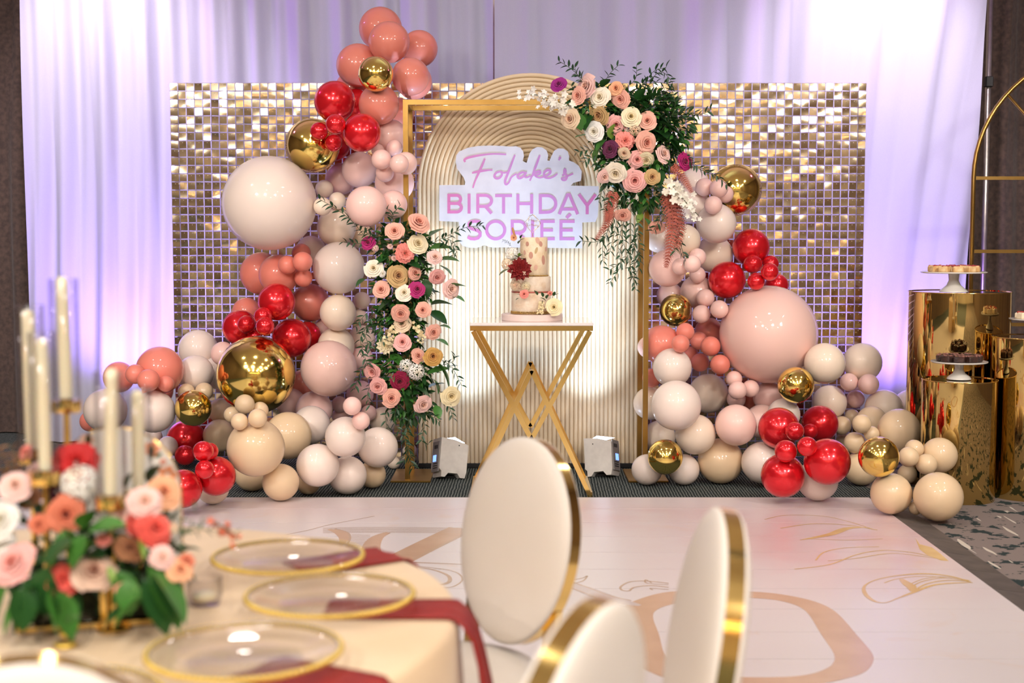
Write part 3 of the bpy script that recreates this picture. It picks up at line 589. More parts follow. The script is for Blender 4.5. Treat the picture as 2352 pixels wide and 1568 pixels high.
# ------------------------------------------------------------------ cake table
TF, TB = 7.93, 8.45
TL = P(1080, 742, TF); TR = P(1362, 742, TF); tcx = (TL.x + TR.x) / 2; TW = TR.x - TL.x; TTOP = 0.985
tab = thing('cake_table', 'narrow gold bar table with crossed V legs and white marble top', 'table', (tcx, TF, 0)); bt = 0.028
h = TW / 2; D = TB - TF
def tp(px, py): q = P(px, py, TF); return (q.x - tcx, q.z)
for y in (0, D):
    lo = tp(1217, 1008)[1]; hi = tp(1217, 850)[1]
    zt = TTOP - 0.03
    A = Vector((-h + bt * .6, y, zt)); Bm = Vector((0, y, lo)); Cc = Vector((h - bt * .6, y, zt))
    E = Vector((-h + bt * .6, y, 0.015)); Fm = Vector((0, y, hi)); G = Vector((h - bt * .6, y, 0.015))
    for a, c, nm in ((A, Bm, 'leg'), (Cc, Bm, 'leg'), (E, Fm, 'leg'), (G, Fm, 'leg')): MB().beam(a, c, bt - (.0016 if c is Fm else 0) - (.0007 if a in (Cc, G) else 0), bt - (.0016 if c is Fm else 0)).obj(nm, GOLD, tab, smooth=False)
    MB().beam((-h, y, TTOP - .014), (h, y, TTOP - .014), bt, bt).obj('top_rail', GOLD, tab, smooth=False)
for x in (-h + bt / 2, h - bt / 2):
    MB().beam((x, bt / 2, TTOP - .014), (x, D - bt / 2, TTOP - .014), bt, bt, up=(1, 0, 0)).obj('top_rail', GOLD, tab, smooth=False)
    MB().beam((x, -bt / 2, 0.014), (x, D + bt / 2, 0.014), bt, bt, up=(1, 0, 0)).obj('foot_rail', GOLD, tab, smooth=False)
MARBLE = mat('white_marble', (236, 230, 228), 0.12, coat=0.4); vary(MARBLE, (240, 235, 232), (212, 204, 202), 3.0, 6, lo=0.45, hi=0.8)
MB().box((0, D / 2, TTOP + .009), (TW + .004, D + bt + .004, 0.018), bev=0.003).obj('table_top', MARBLE, tab, smooth=False)
# ------------------------------------------------------------------ cake
CKY = (TF + TB) / 2 - .02; CZ = TTOP + .018
ck = P(1222, 730, CKY); cpx = CKY / F
BOARDM = mat('blush_cake_board', (236, 214, 206), 0.45); vary(BOARDM, (238, 217, 210), (230, 206, 198), 9)
FROST = mat('buttercream', (244, 226, 196), 0.6, sub=0.0); vary(FROST, (246, 230, 202), (234, 210, 172), 16, 4, bump=0.25, bscale=90)
FROST2 = mat('semi_naked_buttercream', (238, 216, 186), 0.6); vary(FROST2, (244, 228, 206), (216, 180, 142), 14, 6, lo=0.42, hi=0.78, bump=0.3, bscale=80)
GOLDBEAD = mat('gold_sugar_bead', rough=0.3, metal=0.8, lin=(0.62, 0.42, 0.16, 1)); vary(GOLDBEAD, (206, 170, 100), (196, 158, 88), 30)
cb = thing('cake_board', 'round blush cake board under the tiered cake', 'cake board', (ck.x, CKY, CZ))
CB = 70.5 * cpx
MB().lathe([(0, 0), (CB - .004, 0), (CB, .004), (CB, .034), (CB - .004, .038), (0, .038)], 48).obj('board', BOARDM, cb, sharp=40)
CZ += .038
cake = thing('wedding_style_cake', 'three-tier cream cake with red dahlia and painted petal marks on cake board', 'cake', (ck.x - 2 * cpx, CKY, CZ)); cake.name = 'tiered_cake'
R1 = 45 * cpx; R2 = 31.5 * cpx; H1 = 50 * cpx; H2 = 36 * cpx; H3 = 89 * cpx
def tier(r, z0, hh, m): MB().lathe([(0, z0), (r - .003, z0), (r, z0 + .003), (r + .001, z0 + hh * .5), (r, z0 + hh - .004), (r - .004, z0 + hh), (0, z0 + hh)], 44).obj('tier', m, cake, sharp=50)
tier(R1, 0, H1, FROST2); tier(R1 - .0015, H1, H2, FROST2); xt = 6 * cpx
mb = MB().lathe([(0, H1 + H2), (R2 - .003, H1 + H2), (R2, H1 + H2 + .003), (R2, H1 + H2 + H3 - .004), (R2 - .004, H1 + H2 + H3), (0, H1 + H2 + H3)], 44, c=(xt, 0, 0)); mb.obj('tier', FROST, cake, sharp=50)
JAM = mat('berry_jam', (176, 92, 76), 0.3); vary(JAM, (186, 96, 78), (150, 70, 60), 40)
MB().lathe([(R1 + .0005, H1 - .003), (R1 + .003, H1), (R1 + .002, H1 + .005), (R1 - .001, H1 + .006)], 44, cap=False).obj('jam_line', JAM, cake)
def beads(r, z, cx, n):
    mb = MB()
    for k in range(n): a = 2 * PI * k / n; mb.sphere((cx + r * math.cos(a), r * math.sin(a), z), 0.0042, 6, 4)
    mb.obj('bead_trim', GOLDBEAD, cake)
beads(R1 + .003, .006, 0, 90); beads(R1 + .003, .014, 0, 90); beads(R2 + .003, H1 + H2 + .005, xt, 64)
PK = [mat('pink_petal_paint', (204, 152, 132), 0.6), mat('blush_petal_paint', (220, 176, 154), 0.6), mat('ochre_petal_paint', (200, 170, 124), 0.6)]
ztop = H1 + H2
for (px, py, w_, h_, k, rot) in ((1211, 560, 4.5, 7, 0, 0), (1234, 552, 6, 10, 1, .3), (1241, 560, 5, 8, 0, .2), (1231, 575, 4, 10, 2, -.3), (1219, 586, 6, 10, 0, 0), (1247, 597, 4.5, 14, 0, .05), (1230, 614, 5.5, 8, 1, -.2), (1205, 580, 3.5, 7, 1, .1), (1253, 572, 3, 7, 1, 0), (1215, 612, 4, 8, 2, .2)):
    cxp = 1176 + (cake.location.x + xt) / cpx
    w_ *= .8; h_ *= .8; a0 = (px - cxp) / 31.5; zz0 = P(px, py, CKY - R2 * .8).z - CZ; vs = []
    for j in range(12):
        an = 2 * PI * j / 12; u = w_ * math.cos(an); v = h_ * math.sin(an); u, v = u * math.cos(rot) - v * math.sin(rot), u * math.sin(rot) + v * math.cos(rot)
        th = math.asin(max(-.98, min(.98, a0 + u / 31.5))); vs.append((xt + (R2 + .0012) * math.sin(th), -(R2 + .0012) * math.cos(th), zz0 + v * cpx))
    MB().add(vs, [tuple(range(12))]).obj('painted_petal', PK[k], cake, smooth=False)
# topper: gold wire diamond with script
tz = H1 + H2 + H3; top = lambda px, py: Vector((P(px, py, CKY).x - cake.location.x, 0, P(px, py, CKY).z - CZ))
tk = lambda x, y: top(1120 + x / 5.806, 480 + y / 5.806)
mb = MB()
mb.tube([tk(600, 70), tk(480, 190), tk(600, 325), tk(708, 190), tk(600, 70)], 0.0012, 5); mb.tube([tk(560, 85), tk(515, 190), tk(575, 300), tk(690, 230), tk(700, 165), tk(620, 80), tk(560, 85)], 0.001, 5)
mb.tube([tk(600, 325), tk(600, 385)], 0.0018, 5); mb.obj('topper_wire', GOLD, cake)
mb = MB()
for pth in ([(552, 118), (548, 165)], [(588, 112), (582, 165)], [(546, 142), (588, 140)], [(612, 150), (600, 146), (596, 160), (610, 160), (614, 148), (614, 162)], [(622, 150), (620, 178)], [(622, 152), (632, 150), (630, 162), (622, 162)], [(640, 150), (638, 178)], [(640, 152), (650, 150), (648, 162), (640, 162)], [(654, 152), (658, 164)], [(664, 150), (650, 182)],
            [(528, 185), (524, 230)], [(528, 186), (544, 190), (526, 206), (546, 218), (524, 230)], [(556, 206), (556, 226)], [(564, 226), (566, 208), (576, 210)], [(590, 192), (586, 226)], [(580, 204), (598, 204)], [(604, 192), (602, 226)], [(603, 212), (614, 210), (614, 226)], [(634, 212), (624, 212), (622, 224), (634, 222), (640, 192), (636, 226)], [(656, 210), (646, 214), (648, 224), (657, 210), (658, 226)], [(664, 210), (668, 224)], [(676, 208), (662, 244)]):
    mb.tube([tk(*q) for q in pth], 0.0011, 4)
mb.obj('topper_script', GOLD, cake)
# ------------------------------------------------------------------ flowers
def petal_mb(r0, r1, z0, hh, dphi, curl=0.25, nu=5, nv=4, wav=0.0, mb=None, phi=0.0, tip=0.12, rnd=None):
    """cupped petal that wraps the flower axis (+Z): base radius r0, rim radius r1, base height z0, height hh"""
    mb = mb or MB(); vs = []; w = rnd.uniform(0, 6) if rnd else 0
    for j in range(nv + 1):
        v = j / nv; wid = math.sin(PI * min(1, (0.16 + v * .50))) ** .7
        for i in range(nu + 1):
            u = i / nu * 2 - 1; an = phi + u * dphi * wid
            edge = 1 - tip * (u * u) * v
            rr = r0 + (r1 - r0) * (v ** 1.3) + curl * r1 * max(0, v - .7) * 1.1
            z = z0 + hh * (math.sin(v * PI / 2 * .95)) * edge - curl * hh * max(0, v - .78) * 2.0
            rr += wav * math.sin(5 * u + w) * v * v; z += wav * math.cos(6 * u + w) * v * v * .6
            vs.append((rr * math.cos(an), rr * math.sin(an), z))
    return mb.add(vs, [(j * (nu + 1) + i, j * (nu + 1) + i + 1, (j + 1) * (nu + 1) + i + 1, (j + 1) * (nu + 1) + i) for j in range(nv) for i in range(nu)])
frnd = random.Random(21)
def rose_core(seed):
    r = random.Random(seed); mb = MB()
    # heart: a tight coil of petal edge, then rings of cupped petals with rolled rims
    K = 26; vs = []
    for i in range(K + 1):
        a = i / K * 2 * PI * 1.9; q = .035 + .155 * i / K
        for (z, f) in ((.10, .5), (.48, .95), (.66 - .05 * i / K, 1.12)): vs.append((q * f * math.cos(a), q * f * math.sin(a), z))
    mb.add(vs, [(3 * i + k, 3 * i + k + 1, 3 * i + k + 4, 3 * i + k + 3) for i in range(K) for k in range(2)])
    ringz = [(.12, .30, .14, .52, 3, 1.30, .10), (.17, .48, .10, .52, 3, 1.25, .16), (.22, .66, .06, .46, 4, 1.02, .20), (.26, .84, .0, .40, 5, .85, .22)]
    ph = r.uniform(0, 6)
    for (a, b, z0, h_, n, dp, cu) in ringz:
        ph += .9
        for k in range(n): petal_mb(a, b * r.uniform(.92, 1.06), z0, h_ * r.uniform(.92, 1.08), dp, cu, 6, 5, .014, mb, ph + 2 * PI * k / n + r.uniform(-.12, .12), rnd=r, tip=.2)
    mb.lathe([(0, -.28), (.12, -.22), (.2, -.05), (.22, .1)], 8, cap=False)
    return mb
def rose_outer(seed):
    r = random.Random(seed); return petal_mb(.24, .96 * r.uniform(.90, 1.08), -.08, .36 * r.uniform(.8, 1.2), .82, .26, 6, 5, .03, rnd=r, tip=.3)
CORE = [rose_core(k) for k in range(4)]; OUT = [rose_outer(k) for k in range(4)]
def carnation(seed):
    r = random.Random(seed); mb = MB()
    for (a, b, z0, h_, n, dp, cu) in ((.05, .2, .25, .5, 5, .8, .1), (.1, .42, .18, .48, 7, .6, .2), (.14, .66, .1, .42, 9, .5, .3), (.2, .88, 0, .34, 11, .42, .3), (.2, 1.0, -.1, .2, 12, .4, .3)):
        for k in range(n): petal_mb(a, b * r.uniform(.9, 1.1), z0, h_ * r.uniform(.85, 1.15), dp, cu, 6, 3, .06, mb, 2 * PI * k / n + r.uniform(-.2, .2), tip=.05, rnd=r)
    return mb
def dahlia(seed, n0=7, tipw=.58):
    r = random.Random(seed); mb = MB()
    for q, (L, tilt, n) in enumerate(((.35, 1.2, 6), (.55, .95, 8), (.78, .65, 10), (.95, .35, 11), (1.05, .08, 11))):
        for k in range(n):
            an = 2 * PI * k / n + q * .4 + r.uniform(-.1, .1); Lq = L * r.uniform(.92, 1.06); vs = []
            for j in range(5):
                v = j / 4; wv = tipw * L * math.sin(PI * min(1, .12 + .88 * v)) * .5 + (0.0 if j < 4 else .004)
                for i in (-1, 0, 1): vs.append((v * Lq * math.cos(tilt * (1 - .25 * v)), i * wv, v * Lq * math.sin(tilt * (1 - .25 * v)) + abs(i) * wv * .5 + .05 * (4 - q)))
            M = Matrix.Rotation(an, 4, 'Z'); mb.add([M @ Vector(v) for v in vs], [(j * 3 + i, j * 3 + i + 1, j * 3 + i + 4, j * 3 + i + 3) for j in range(4) for i in range(2)])
    return mb
def hydrangea(seed, n=34):
    r = random.Random(seed); mb = MB()
    for k in range(n):
        zc = 1 - 1.1 * (k + .5) / n; rad = math.sqrt(max(0, 1 - zc * zc)); an = k * 2.39996; d = Vector((rad * math.cos(an), rad * math.sin(an), zc))
        q = d.to_track_quat('Z', 'Y'); tw = r.uniform(0, 1.5); s = r.uniform(.24, .31)
        for p in range(4):
            a = tw + p * PI / 2; c, s_ = math.cos(a), math.sin(a)
            pts = [(0, 0, 0), (.45, -.36, .1), (.95, -.25, .06), (1.0, .25, .06), (.45, .36, .1)]
            mb.add([d * (.8 + .12 * r.random()) + q @ (Vector((x * c - y * s_, x * s_ + y * c, z)) * s) for x, y, z in pts], [(0, 1, 2), (0, 2, 3), (0, 3, 4)])
    return mb
def leaf_mb(L=1.0, W=.5, droop=.25, fold=.12, n=6, mb=None, M=None):
    mb = mb or MB(); vs = []
    for j in range(n + 1):
        v = j / n; wv = W * .5 * (math.sin(PI * v ** .85) ** .8 if 0 < j < n else 0.0) + (.012 * L if j in (0,) else 0.001)
        for i in (-1, 0, 1): vs.append(Vector((i * wv, v * L, fold * L * abs(i) * wv / max(W * .5, 1e-6) - droop * L * v * v)))
    if M is not None: vs = [M @ v for v in vs]
    return mb.add(vs, [(j * 3 + i, j * 3 + i + 1, j * 3 + i + 4, j * 3 + i + 3) for j in range(n) for i in range(2)])
def flowermat(name, c, amt=0.05):
    m = mat(name, c, 0.55, spec=0.3, sheen=0.15); n, l, p = nodes(m)
    tc = n.new('ShaderNodeTexCoord'); ns = n.new('ShaderNodeTexNoise'); ns.inputs['Scale'].default_value = 2.2; l.new(tc.outputs['Object'], ns.inputs[0])
    sx = n.new('ShaderNodeSeparateXYZ'); l.new(tc.outputs['Object'], sx.inputs[0]); cb_ = n.new('ShaderNodeCombineXYZ'); l.new(sx.outputs[0], cb_.inputs[0]); l.new(sx.outputs[1], cb_.inputs[1])
    ln = n.new('ShaderNodeVectorMath'); ln.operation = 'LENGTH'; l.new(cb_.outputs[0], ln.inputs[0])
    rp = n.new('ShaderNodeValToRGB'); h = tuple(max(0, min(255, int(v))) for v in ((c[0] * .99, c[1] * .96, c[2] * .88) if min(c) > 185 else (c[0] * .97, c[1] * .84, c[2] * .80))); rp.color_ramp.elements[0].position = .05; rp.color_ramp.elements[0].color = srgb(*h); rp.color_ramp.elements[1].position = .65; rp.color_ramp.elements[1].color = srgb(*c)  # deeper heart of the petal colour, which also paints in shade between petals
    l.new(ln.outputs['Value'], rp.inputs[0])
    hs = n.new('ShaderNodeHueSaturation'); l.new(rp.outputs[0], hs.inputs['Color']); mr = n.new('ShaderNodeMapRange'); mr.inputs[1].default_value = .3; mr.inputs[2].default_value = .7; mr.inputs[3].default_value = 1 - amt; mr.inputs[4].default_value = 1 + amt
    l.new(ns.outputs[0], mr.inputs[0]); l.new(mr.outputs[0], hs.inputs['Value']); l.new(hs.outputs[0], p.inputs['Base Color']); return m
FCOL = {'salmon': (240, 182, 162), 'palepink': (244, 204, 196), 'pink': (242, 182, 176), 'ivory': (246, 236, 216), 'cream': (244, 232, 196), 'champagne': (232, 208, 176), 'tan': (206, 172, 118), 'mustard': (206, 160, 86),
        'magenta': (176, 32, 108), 'purple': (150, 32, 128), 'plum': (92, 26, 66), 'burgundy': (140, 18, 60), 'white': (244, 242, 236), 'yellow': (248, 234, 190), 'coralpink': (240, 150, 138), 'red': (206, 40, 42), 'coral': (232, 96, 84), 'terracotta': (214, 122, 92), 'brown': (168, 116, 80), 'taupe': (222, 190, 168), 'darkred': (126, 12, 14), 'peach': (242, 182, 140)}
FM = {k: flowermat(k + '_petal', v) for k, v in FCOL.items()}
LEAFM = [mat('dark_leaf', (34, 74, 34), 0.38, spec=0.5), mat('mid_leaf', (66, 122, 48), 0.4), mat('ruscus_leaf', (38, 74, 46), 0.35), mat('lime_leaf', (116, 146, 58), 0.45), mat('sage_leaf', (98, 116, 84), 0.5)]
for m, c in zip(LEAFM, ((38, 82, 36), (66, 122, 48), (38, 74, 46), (116, 146, 58), (98, 116, 84))): hue_per_object(m, c, 0.18)
STEMM = mat('green_stem', (70, 84, 48), 0.6); RUST = mat('rust_fern', (186, 92, 70), 0.6); vary(RUST, (176, 88, 68), (144, 66, 52), 20)
_mcache = {}
def cached(key, fn, m):
    k = (key, m.name)
    if k not in _mcache: _mcache[k] = fn().mesh(key.split('#')[0], m)
    return _mcache[k]
def facing(loc, out=None, tilt=0.35):
    """quaternion that turns a flower (+Z) to the guests with a random lean"""
    d = (Vector((0, 0, CAMH)) - loc).normalized()
    if out is not None: d = (d + out).normalized()
    d = (d + Vector((frnd.gauss(0, tilt), 0, frnd.gauss(0, tilt)))).normalized()
    return d.to_track_quat('Z', 'Y') @ Quaternion((0, 0, 1), frnd.uniform(0, 6.28))
def rose(parent, loc, rad, col, out=None, tilt=.3, name='rose', label=None, nouter=5):
    m = FM[col]; k = frnd.randrange(4); off_ = Vector(parent.location)
    o = link(name, cached('rose_heart#%d' % k, lambda: CORE[k], m), parent, loc=loc - off_, rot=facing(loc, out, tilt), scale=rad, label=label)
    for q in range(nouter):
        e = frnd.randrange(4); link('petal', cached('rose_petal#%d' % e, lambda: OUT[e], m), o, rot=(0, 0, 2 * PI * (q + frnd.uniform(-.15, .15)) / nouter))
    return o
def bloom(parent, loc, rad, col, kind, out=None, tilt=.25, name=None, label=None):
    fn = {'carnation': lambda: carnation(3), 'dahlia': lambda: dahlia(4), 'hydrangea': lambda: hydrangea(5)}[kind]
    return link(name or kind, cached(kind, fn, FM[col]), parent, loc=loc - Vector(parent.location), rot=facing(loc, out, tilt), scale=rad, label=label)
def big_leaf(parent, loc, L, direction, mi=0, roll=None, W=.55, label=None):
    d = Vector(direction).normalized(); q = d.to_track_quat('Y', 'Z') @ Quaternion((0, 1, 0), frnd.uniform(-.8, .8) if roll is None else roll)
    e = frnd.randrange(3); return link('leaf', cached('leaf#%d%.2f' % (e, W), lambda: leaf_mb(1, W, .12 + .12 * e, .10), LEAFM[mi]), parent, loc=loc - Vector(parent.location), rot=q, scale=L, label=label)
def spray(parent, pts, leafL, step, m, name='ruscus_spray', W=.30, spread=.9, n=6, kind=None):
    """thin stem with small pointed leaves in two rows"""
    p = smoothpath(pts, n); off_ = Vector(parent.location); mb = MB().tube([q - off_ for q in p], leafL * .035, 5, 1); dist = 0; acc = 0; side = 1
    for i in range(1, len(p)):
        seg = (p[i] - p[i - 1]); Ls = seg.length; t = seg.normalized(); acc += Ls
        while acc > step:
            acc -= step; side = -side; b = p[i] - off_; side_v = t.cross(Vector((0, -1, 0))).normalized() * side
            d = (t * frnd.uniform(.5, 1.0) + side_v * spread * frnd.uniform(.7, 1.2) + Vector((0, frnd.uniform(-.7, .3), frnd.uniform(-.25, .1)))).normalized()
            q = d.to_track_quat('Y', 'Z') @ Quaternion((0, 1, 0), frnd.uniform(-.9, .9)); Lf = leafL * frnd.uniform(.75, 1.15)
            leaf_mb(Lf, W * Lf, frnd.uniform(0, .25), .08, 4, mb, Matrix.Translation(b) @ q.to_matrix().to_4x4())
    return mb.obj(name, [m, STEMM], parent)
def blossom_spray(parent, pts, r, step, col, name):
    p = smoothpath(pts, 6); off_ = Vector(parent.location); mb = MB().tube([q - off_ for q in p], .002, 5, 1); acc = 0; tot = sum((p[i] - p[i - 1]).length for i in range(1, len(p))); dn = 0
    for i in range(1, len(p)):
        L_ = (p[i] - p[i - 1]).length; acc += L_; dn += L_
        while acc > step:
            acc -= step
            for q in range(3):
                c = p[i] - off_ + Vector((frnd.gauss(0, r * .8), frnd.gauss(-r * .4, r * .5), frnd.gauss(0, r * .8))); qq = (Vector((frnd.gauss(0, .5), -1, frnd.gauss(0, .5)))).to_track_quat('Z', 'Y'); s = r * frnd.uniform(.7, 1.1) * (1 - .45 * dn / tot)
                for k in range(5):
                    a = 2 * PI * k / 5 + q; c1, s1 = math.cos(a), math.sin(a)
                    mb.add([c + qq @ (Vector((x * c1 - y * s1, x * s1 + y * c1, z)) * s) for x, y, z in ((0, 0, 0), (.5, -.38, .22), (1, -.2, .16), (1, .2, .16), (.5, .38, .22))], [(0, 1, 2), (0, 2, 3), (0, 3, 4)])
    return mb.obj(name, [FM[col], STEMM], parent)
def fern(parent, pts, L0, step, m, name='fern_frond'):
    p = smoothpath(pts, 8); off_ = Vector(parent.location); mb = MB().tube([q - off_ for q in p], .0016, 4, 0); N = len(p)
    for i in range(1, N):
        t = (p[i] - p[i - 1]).normalized(); L_ = L0 * (1 - i / N) ** .6 + .008
        for side in (-1, 1):
            sv = t.cross(Vector((0, -1, 0))).normalized() * side; d = (t * .55 + sv + Vector((0, frnd.uniform(-.3, .3), 0))).normalized()
            for k in range(5):
                b = p[i] - off_ + d * L_ * (k / 5)
                for s2 in (-1, 1):
                    d2 = (d * .6 + (d.cross(Vector((0, -1, 0)))).normalized() * s2).normalized(); w_ = L_ * .42 * (1 - k / 6)
                    mb.add([b, b + d2 * w_ * .6 + d * w_ * .55, b + d2 * w_, b + d2 * w_ * .5 - d * w_ * .2], [(0, 1, 2, 3)])
    return mb.obj(name, m, parent)
def foliage_mass(parent, blobs, n, L, m, name='foliage'):
    """the packed small leaves that hide the foam block: nobody could count them"""
    off_ = Vector(parent.location); mb = MB()
    for (c, r3, k) in blobs:
        for q in range(int(n * k)):
            d = Vector((frnd.gauss(0, 1), frnd.gauss(0, 1), frnd.gauss(0, 1))).normalized(); b = c - off_ + Vector((d.x * r3[0], d.y * r3[1], d.z * r3[2])) * frnd.uniform(.6, 1.0)
            dd = (d + Vector((frnd.gauss(0, .5), -.3, frnd.gauss(0, .5) - .2))).normalized(); q_ = dd.to_track_quat('Y', 'Z') @ Quaternion((0, 1, 0), frnd.uniform(-1, 1)); Lf = L * frnd.uniform(.6, 1.2)
            leaf_mb(Lf, .42 * Lf, .2, .1, 3, mb, Matrix.Translation(b) @ q_.to_matrix().to_4x4())
    return mb.obj(name, m, parent, kind='stuff')
# ---- cake flowers (each laid on the cake)
CFY = CKY - R1 - .02
def cpos(px, py, dy=0.0): return P(px, py, CFY - dy)
pk = 7.9 / F
t = thing('cake_flowers', 'red dahlia with cream petals, roses and sage leaves fixed on the cake side', 'flower arrangement', cpos(1195, 700))
bloom(t, cpos(1194, 619, .03), 28 * pk, 'darkred', 'dahlia', tilt=.1, label='dark red dahlia')
for (px, py, r_, c, nm) in ((1176, 583, 17, 'white', 'hydrangea'), (1166, 606, 16, 'champagne', 'hydrangea'), (1184, 655, 14, 'champagne', 'hydrangea'), (1208, 657, 12, 'cream', 'hydrangea')): bloom(t, cpos(px, py, -.02), r_ * pk, c, nm)
o = link('petal_bloom', cached('petal_bloom', lambda: hydrangea(9, 2), FM['taupe']), t, loc=cpos(1191, 634, .06) - Vector(t.location), rot=facing(cpos(1191, 634)), scale=22 * pk)
rose(t, cpos(1204, 675, .02), 10 * pk, 'coralpink'); rose(t, cpos(1180, 546, -.03), 8 * pk, 'peach'); rose(t, cpos(1263, 673, -.02), 6 * pk, 'coralpink')
rose(t, cpos(1273, 705, .02), 19 * pk, 'yellow', tilt=.1, label='large pale yellow rose')
for (px, py, dx, dz, m, L_) in ((1190, 592, -.6, .5, 4, 15), (1190, 592, .6, .6, 4, 15), (1188, 594, -1, -.1, 4, 17), (1194, 594, 1, .1, 4, 17), (1192, 590, .1, 1, 3, 12), (1168, 618, -1, -.5, 4, 28), (1234, 678, -.3, 1, 0, 16), (1247, 682, -.2, 1, 0, 14), (1255, 686, .2, 1, 0, 14), (1240, 684, .9, -.1, 0, 16), (1272, 680, .1, 1, 0, 14), (1274, 678, .9, .5, 0, 12), (1195, 548, .3, 1, 2, 12), (1194, 552, .8, .4, 4, 14), (1190, 560, .3, 1, 4, 12), (1195, 678, -.7, .5, 0, 10), (1192, 684, -.8, -.4, 0, 10)):
    big_leaf(t, cpos(px, py, .02), L_ * pk, (dx, -.35, dz), m, roll=0, W=.6)
blossom_spray(t, [cpos(1246, 690, .01), cpos(1244, 705, .01), cpos(1240, 720, .01)], .010, .006, 'cream', 'dried_filler')
mb = MB().tube(smoothpath([cpos(1185, 545, 0) - Vector(t.location), cpos(1180, 534, 0) - Vector(t.location), cpos(1177, 522, 0) - Vector(t.location)], 4), [.001, .0015, .003, .0055, .0065, .007, .0065, .0055, .002], 8); mb.obj('bunny_tail_grass', FM['tan'], t)
spray(t, [cpos(1176, 566), cpos(1166, 557), cpos(1156, 553)], .012, .006, LEAFM[4], 'dried_sprig', W=.2)
# ---- tall arrangement on the near post
def arrangement(name, label, base_px, ydepth, flowers, leaves, sprays, massblobs, seed, foam):
    frnd.seed(seed); t = thing(name, label, 'flower arrangement', P(*base_px, ydepth)); k = ydepth / F; c0 = P(*foam[0], ydepth + .03)
    for (px, py, r_, col, kind, lab) in flowers:
        loc = P(px, py, ydepth - .12 + frnd.uniform(-.03, .03)); out = Vector(((px - foam[0][0]) / 160.0, 0, -(py - foam[0][1]) / 400.0))
        if kind == 'rose': rose(t, loc, r_ * k * 1.0, col, out * .8, label=lab)
        else: bloom(t, loc, r_ * k, col, kind, out * .6, label=lab)
    for (px, py, ex, ey, mi) in leaves:
        a = P(px, py, ydepth - .09); b = P(ex, ey, ydepth - .12); d = b - a; big_leaf(t, a, d.length * 1.25, d, mi, W=.66, roll=frnd.uniform(-.45, .45))
    for (pts, kind, depth, L_) in sprays:
        pp = [P(x, y, ydepth + depth - .03 * i) for i, (x, y) in enumerate(pts)]
        if kind == 'ruscus': spray(t, pp, L_ * k, L_ * k * .42, LEAFM[2])
        elif kind == 'fern': fern(t, pp, L_ * k, .01, RUST)
        elif kind == 'white': blossom_spray(t, pp, L_ * k, L_ * k * .9, 'white', 'white_blossom_spray')
        elif kind == 'cream': blossom_spray(t, pp, L_ * k, L_ * k * .8, 'cream', 'astilbe_spike')
    foliage_mass(t, [(P(x, y, ydepth), (rx * k, .09, rz * k), w_ * 1.6) for x, y, rx, rz, w_ in massblobs], 100, 24 * k, LEAFM[0])
    foliage_mass(t, [(P(x, y, ydepth - .02), (rx * k * 1.05, .10, rz * k * 1.05), w_ * 1.0) for x, y, rx, rz, w_ in massblobs], 100, 20 * k, LEAFM[1])
    return t
LA = [(907, 532, 21, 'salmon'), (958, 515, 26, 'salmon'), (847, 560, 18, 'magenta'), (957, 562, 23, 'cream'), (929, 582, 20, 'coralpink', 'carnation'), (998, 593, 18, 'palepink'), (859, 617, 21, 'ivory'), (911, 634, 25, 'tan'), (950, 627, 18, 'salmon'), (1002, 633, 20, 'pink'), (1032, 663, 22, 'palepink'),
      (877, 668, 21, 'salmon'), (929, 673, 19, 'ivory'), (958, 666, 19, 'magenta'), (971, 712, 18, 'salmon'), (921, 717, 21, 'salmon'), (924, 746, 20, 'champagne'), (924, 786, 20, 'pink'), (993, 762, 19, 'salmon'), (887, 793, 22, 'cream', 'dahlia'), (958, 818, 17, 'salmon'), (993, 817, 21, 'mustard'), (932, 838, 16, 'white', 'hydrangea'), (955, 852, 22, 'white', 'hydrangea'),
      (858, 851, 20, 'pink'), (916, 874, 22, 'burgundy'), (869, 885, 20, 'pink'), (898, 913, 21, 'salmon'), (969, 926, 21, 'palepink'), (1035, 907, 23, 'yellow'),
      (896, 566, 6, 'palepink', 'carnation'), (905, 593, 6, 'palepink', 'carnation'), (862, 570, 9, 'palepink', 'hydrangea'), (878, 628, 8, 'white', 'carnation'), (976, 775, 10, 'white', 'hydrangea')]
fix = lambda L: [(f[0], f[1], f[2], f[3], f[4] if len(f) > 4 else 'rose', {'magenta': 'magenta rose', 'burgundy': 'burgundy rose', 'mustard': 'mustard rose', 'tan': 'tan rose', 'yellow': 'pale yellow rose', 'plum': 'dark plum rose', 'purple': 'purple rose'}.get(f[3])) for f in L]
LL = [(985, 545, 1012, 525, 1), (985, 572, 1022, 562, 1), (1000, 600, 1042, 590, 1), (1010, 610, 1035, 622, 1), (1030, 660, 1062, 650, 1), (1035, 680, 1062, 684, 1), (990, 700, 1030, 690, 0), (985, 715, 1020, 735, 0), (1005, 750, 1028, 745, 1), (1000, 780, 1025, 785, 1), (880, 690, 905, 712, 0), (895, 815, 925, 830, 1), (880, 840, 905, 822, 1), (995, 870, 1010, 895, 1), (985, 890, 1012, 875, 0), (1000, 930, 1008, 955, 1), (930, 900, 945, 935, 0), (950, 890, 985, 900, 0), (900, 690, 870, 705, 0), (930, 600, 960, 610, 0), (890, 590, 865, 600, 0), (975, 640, 985, 670, 0), (840, 640, 820, 650, 0), (980, 860, 1020, 845, 1), (1000, 830, 1040, 870, 1)]
rs = lambda *p: (list(p), 'ruscus', -.10, 17)
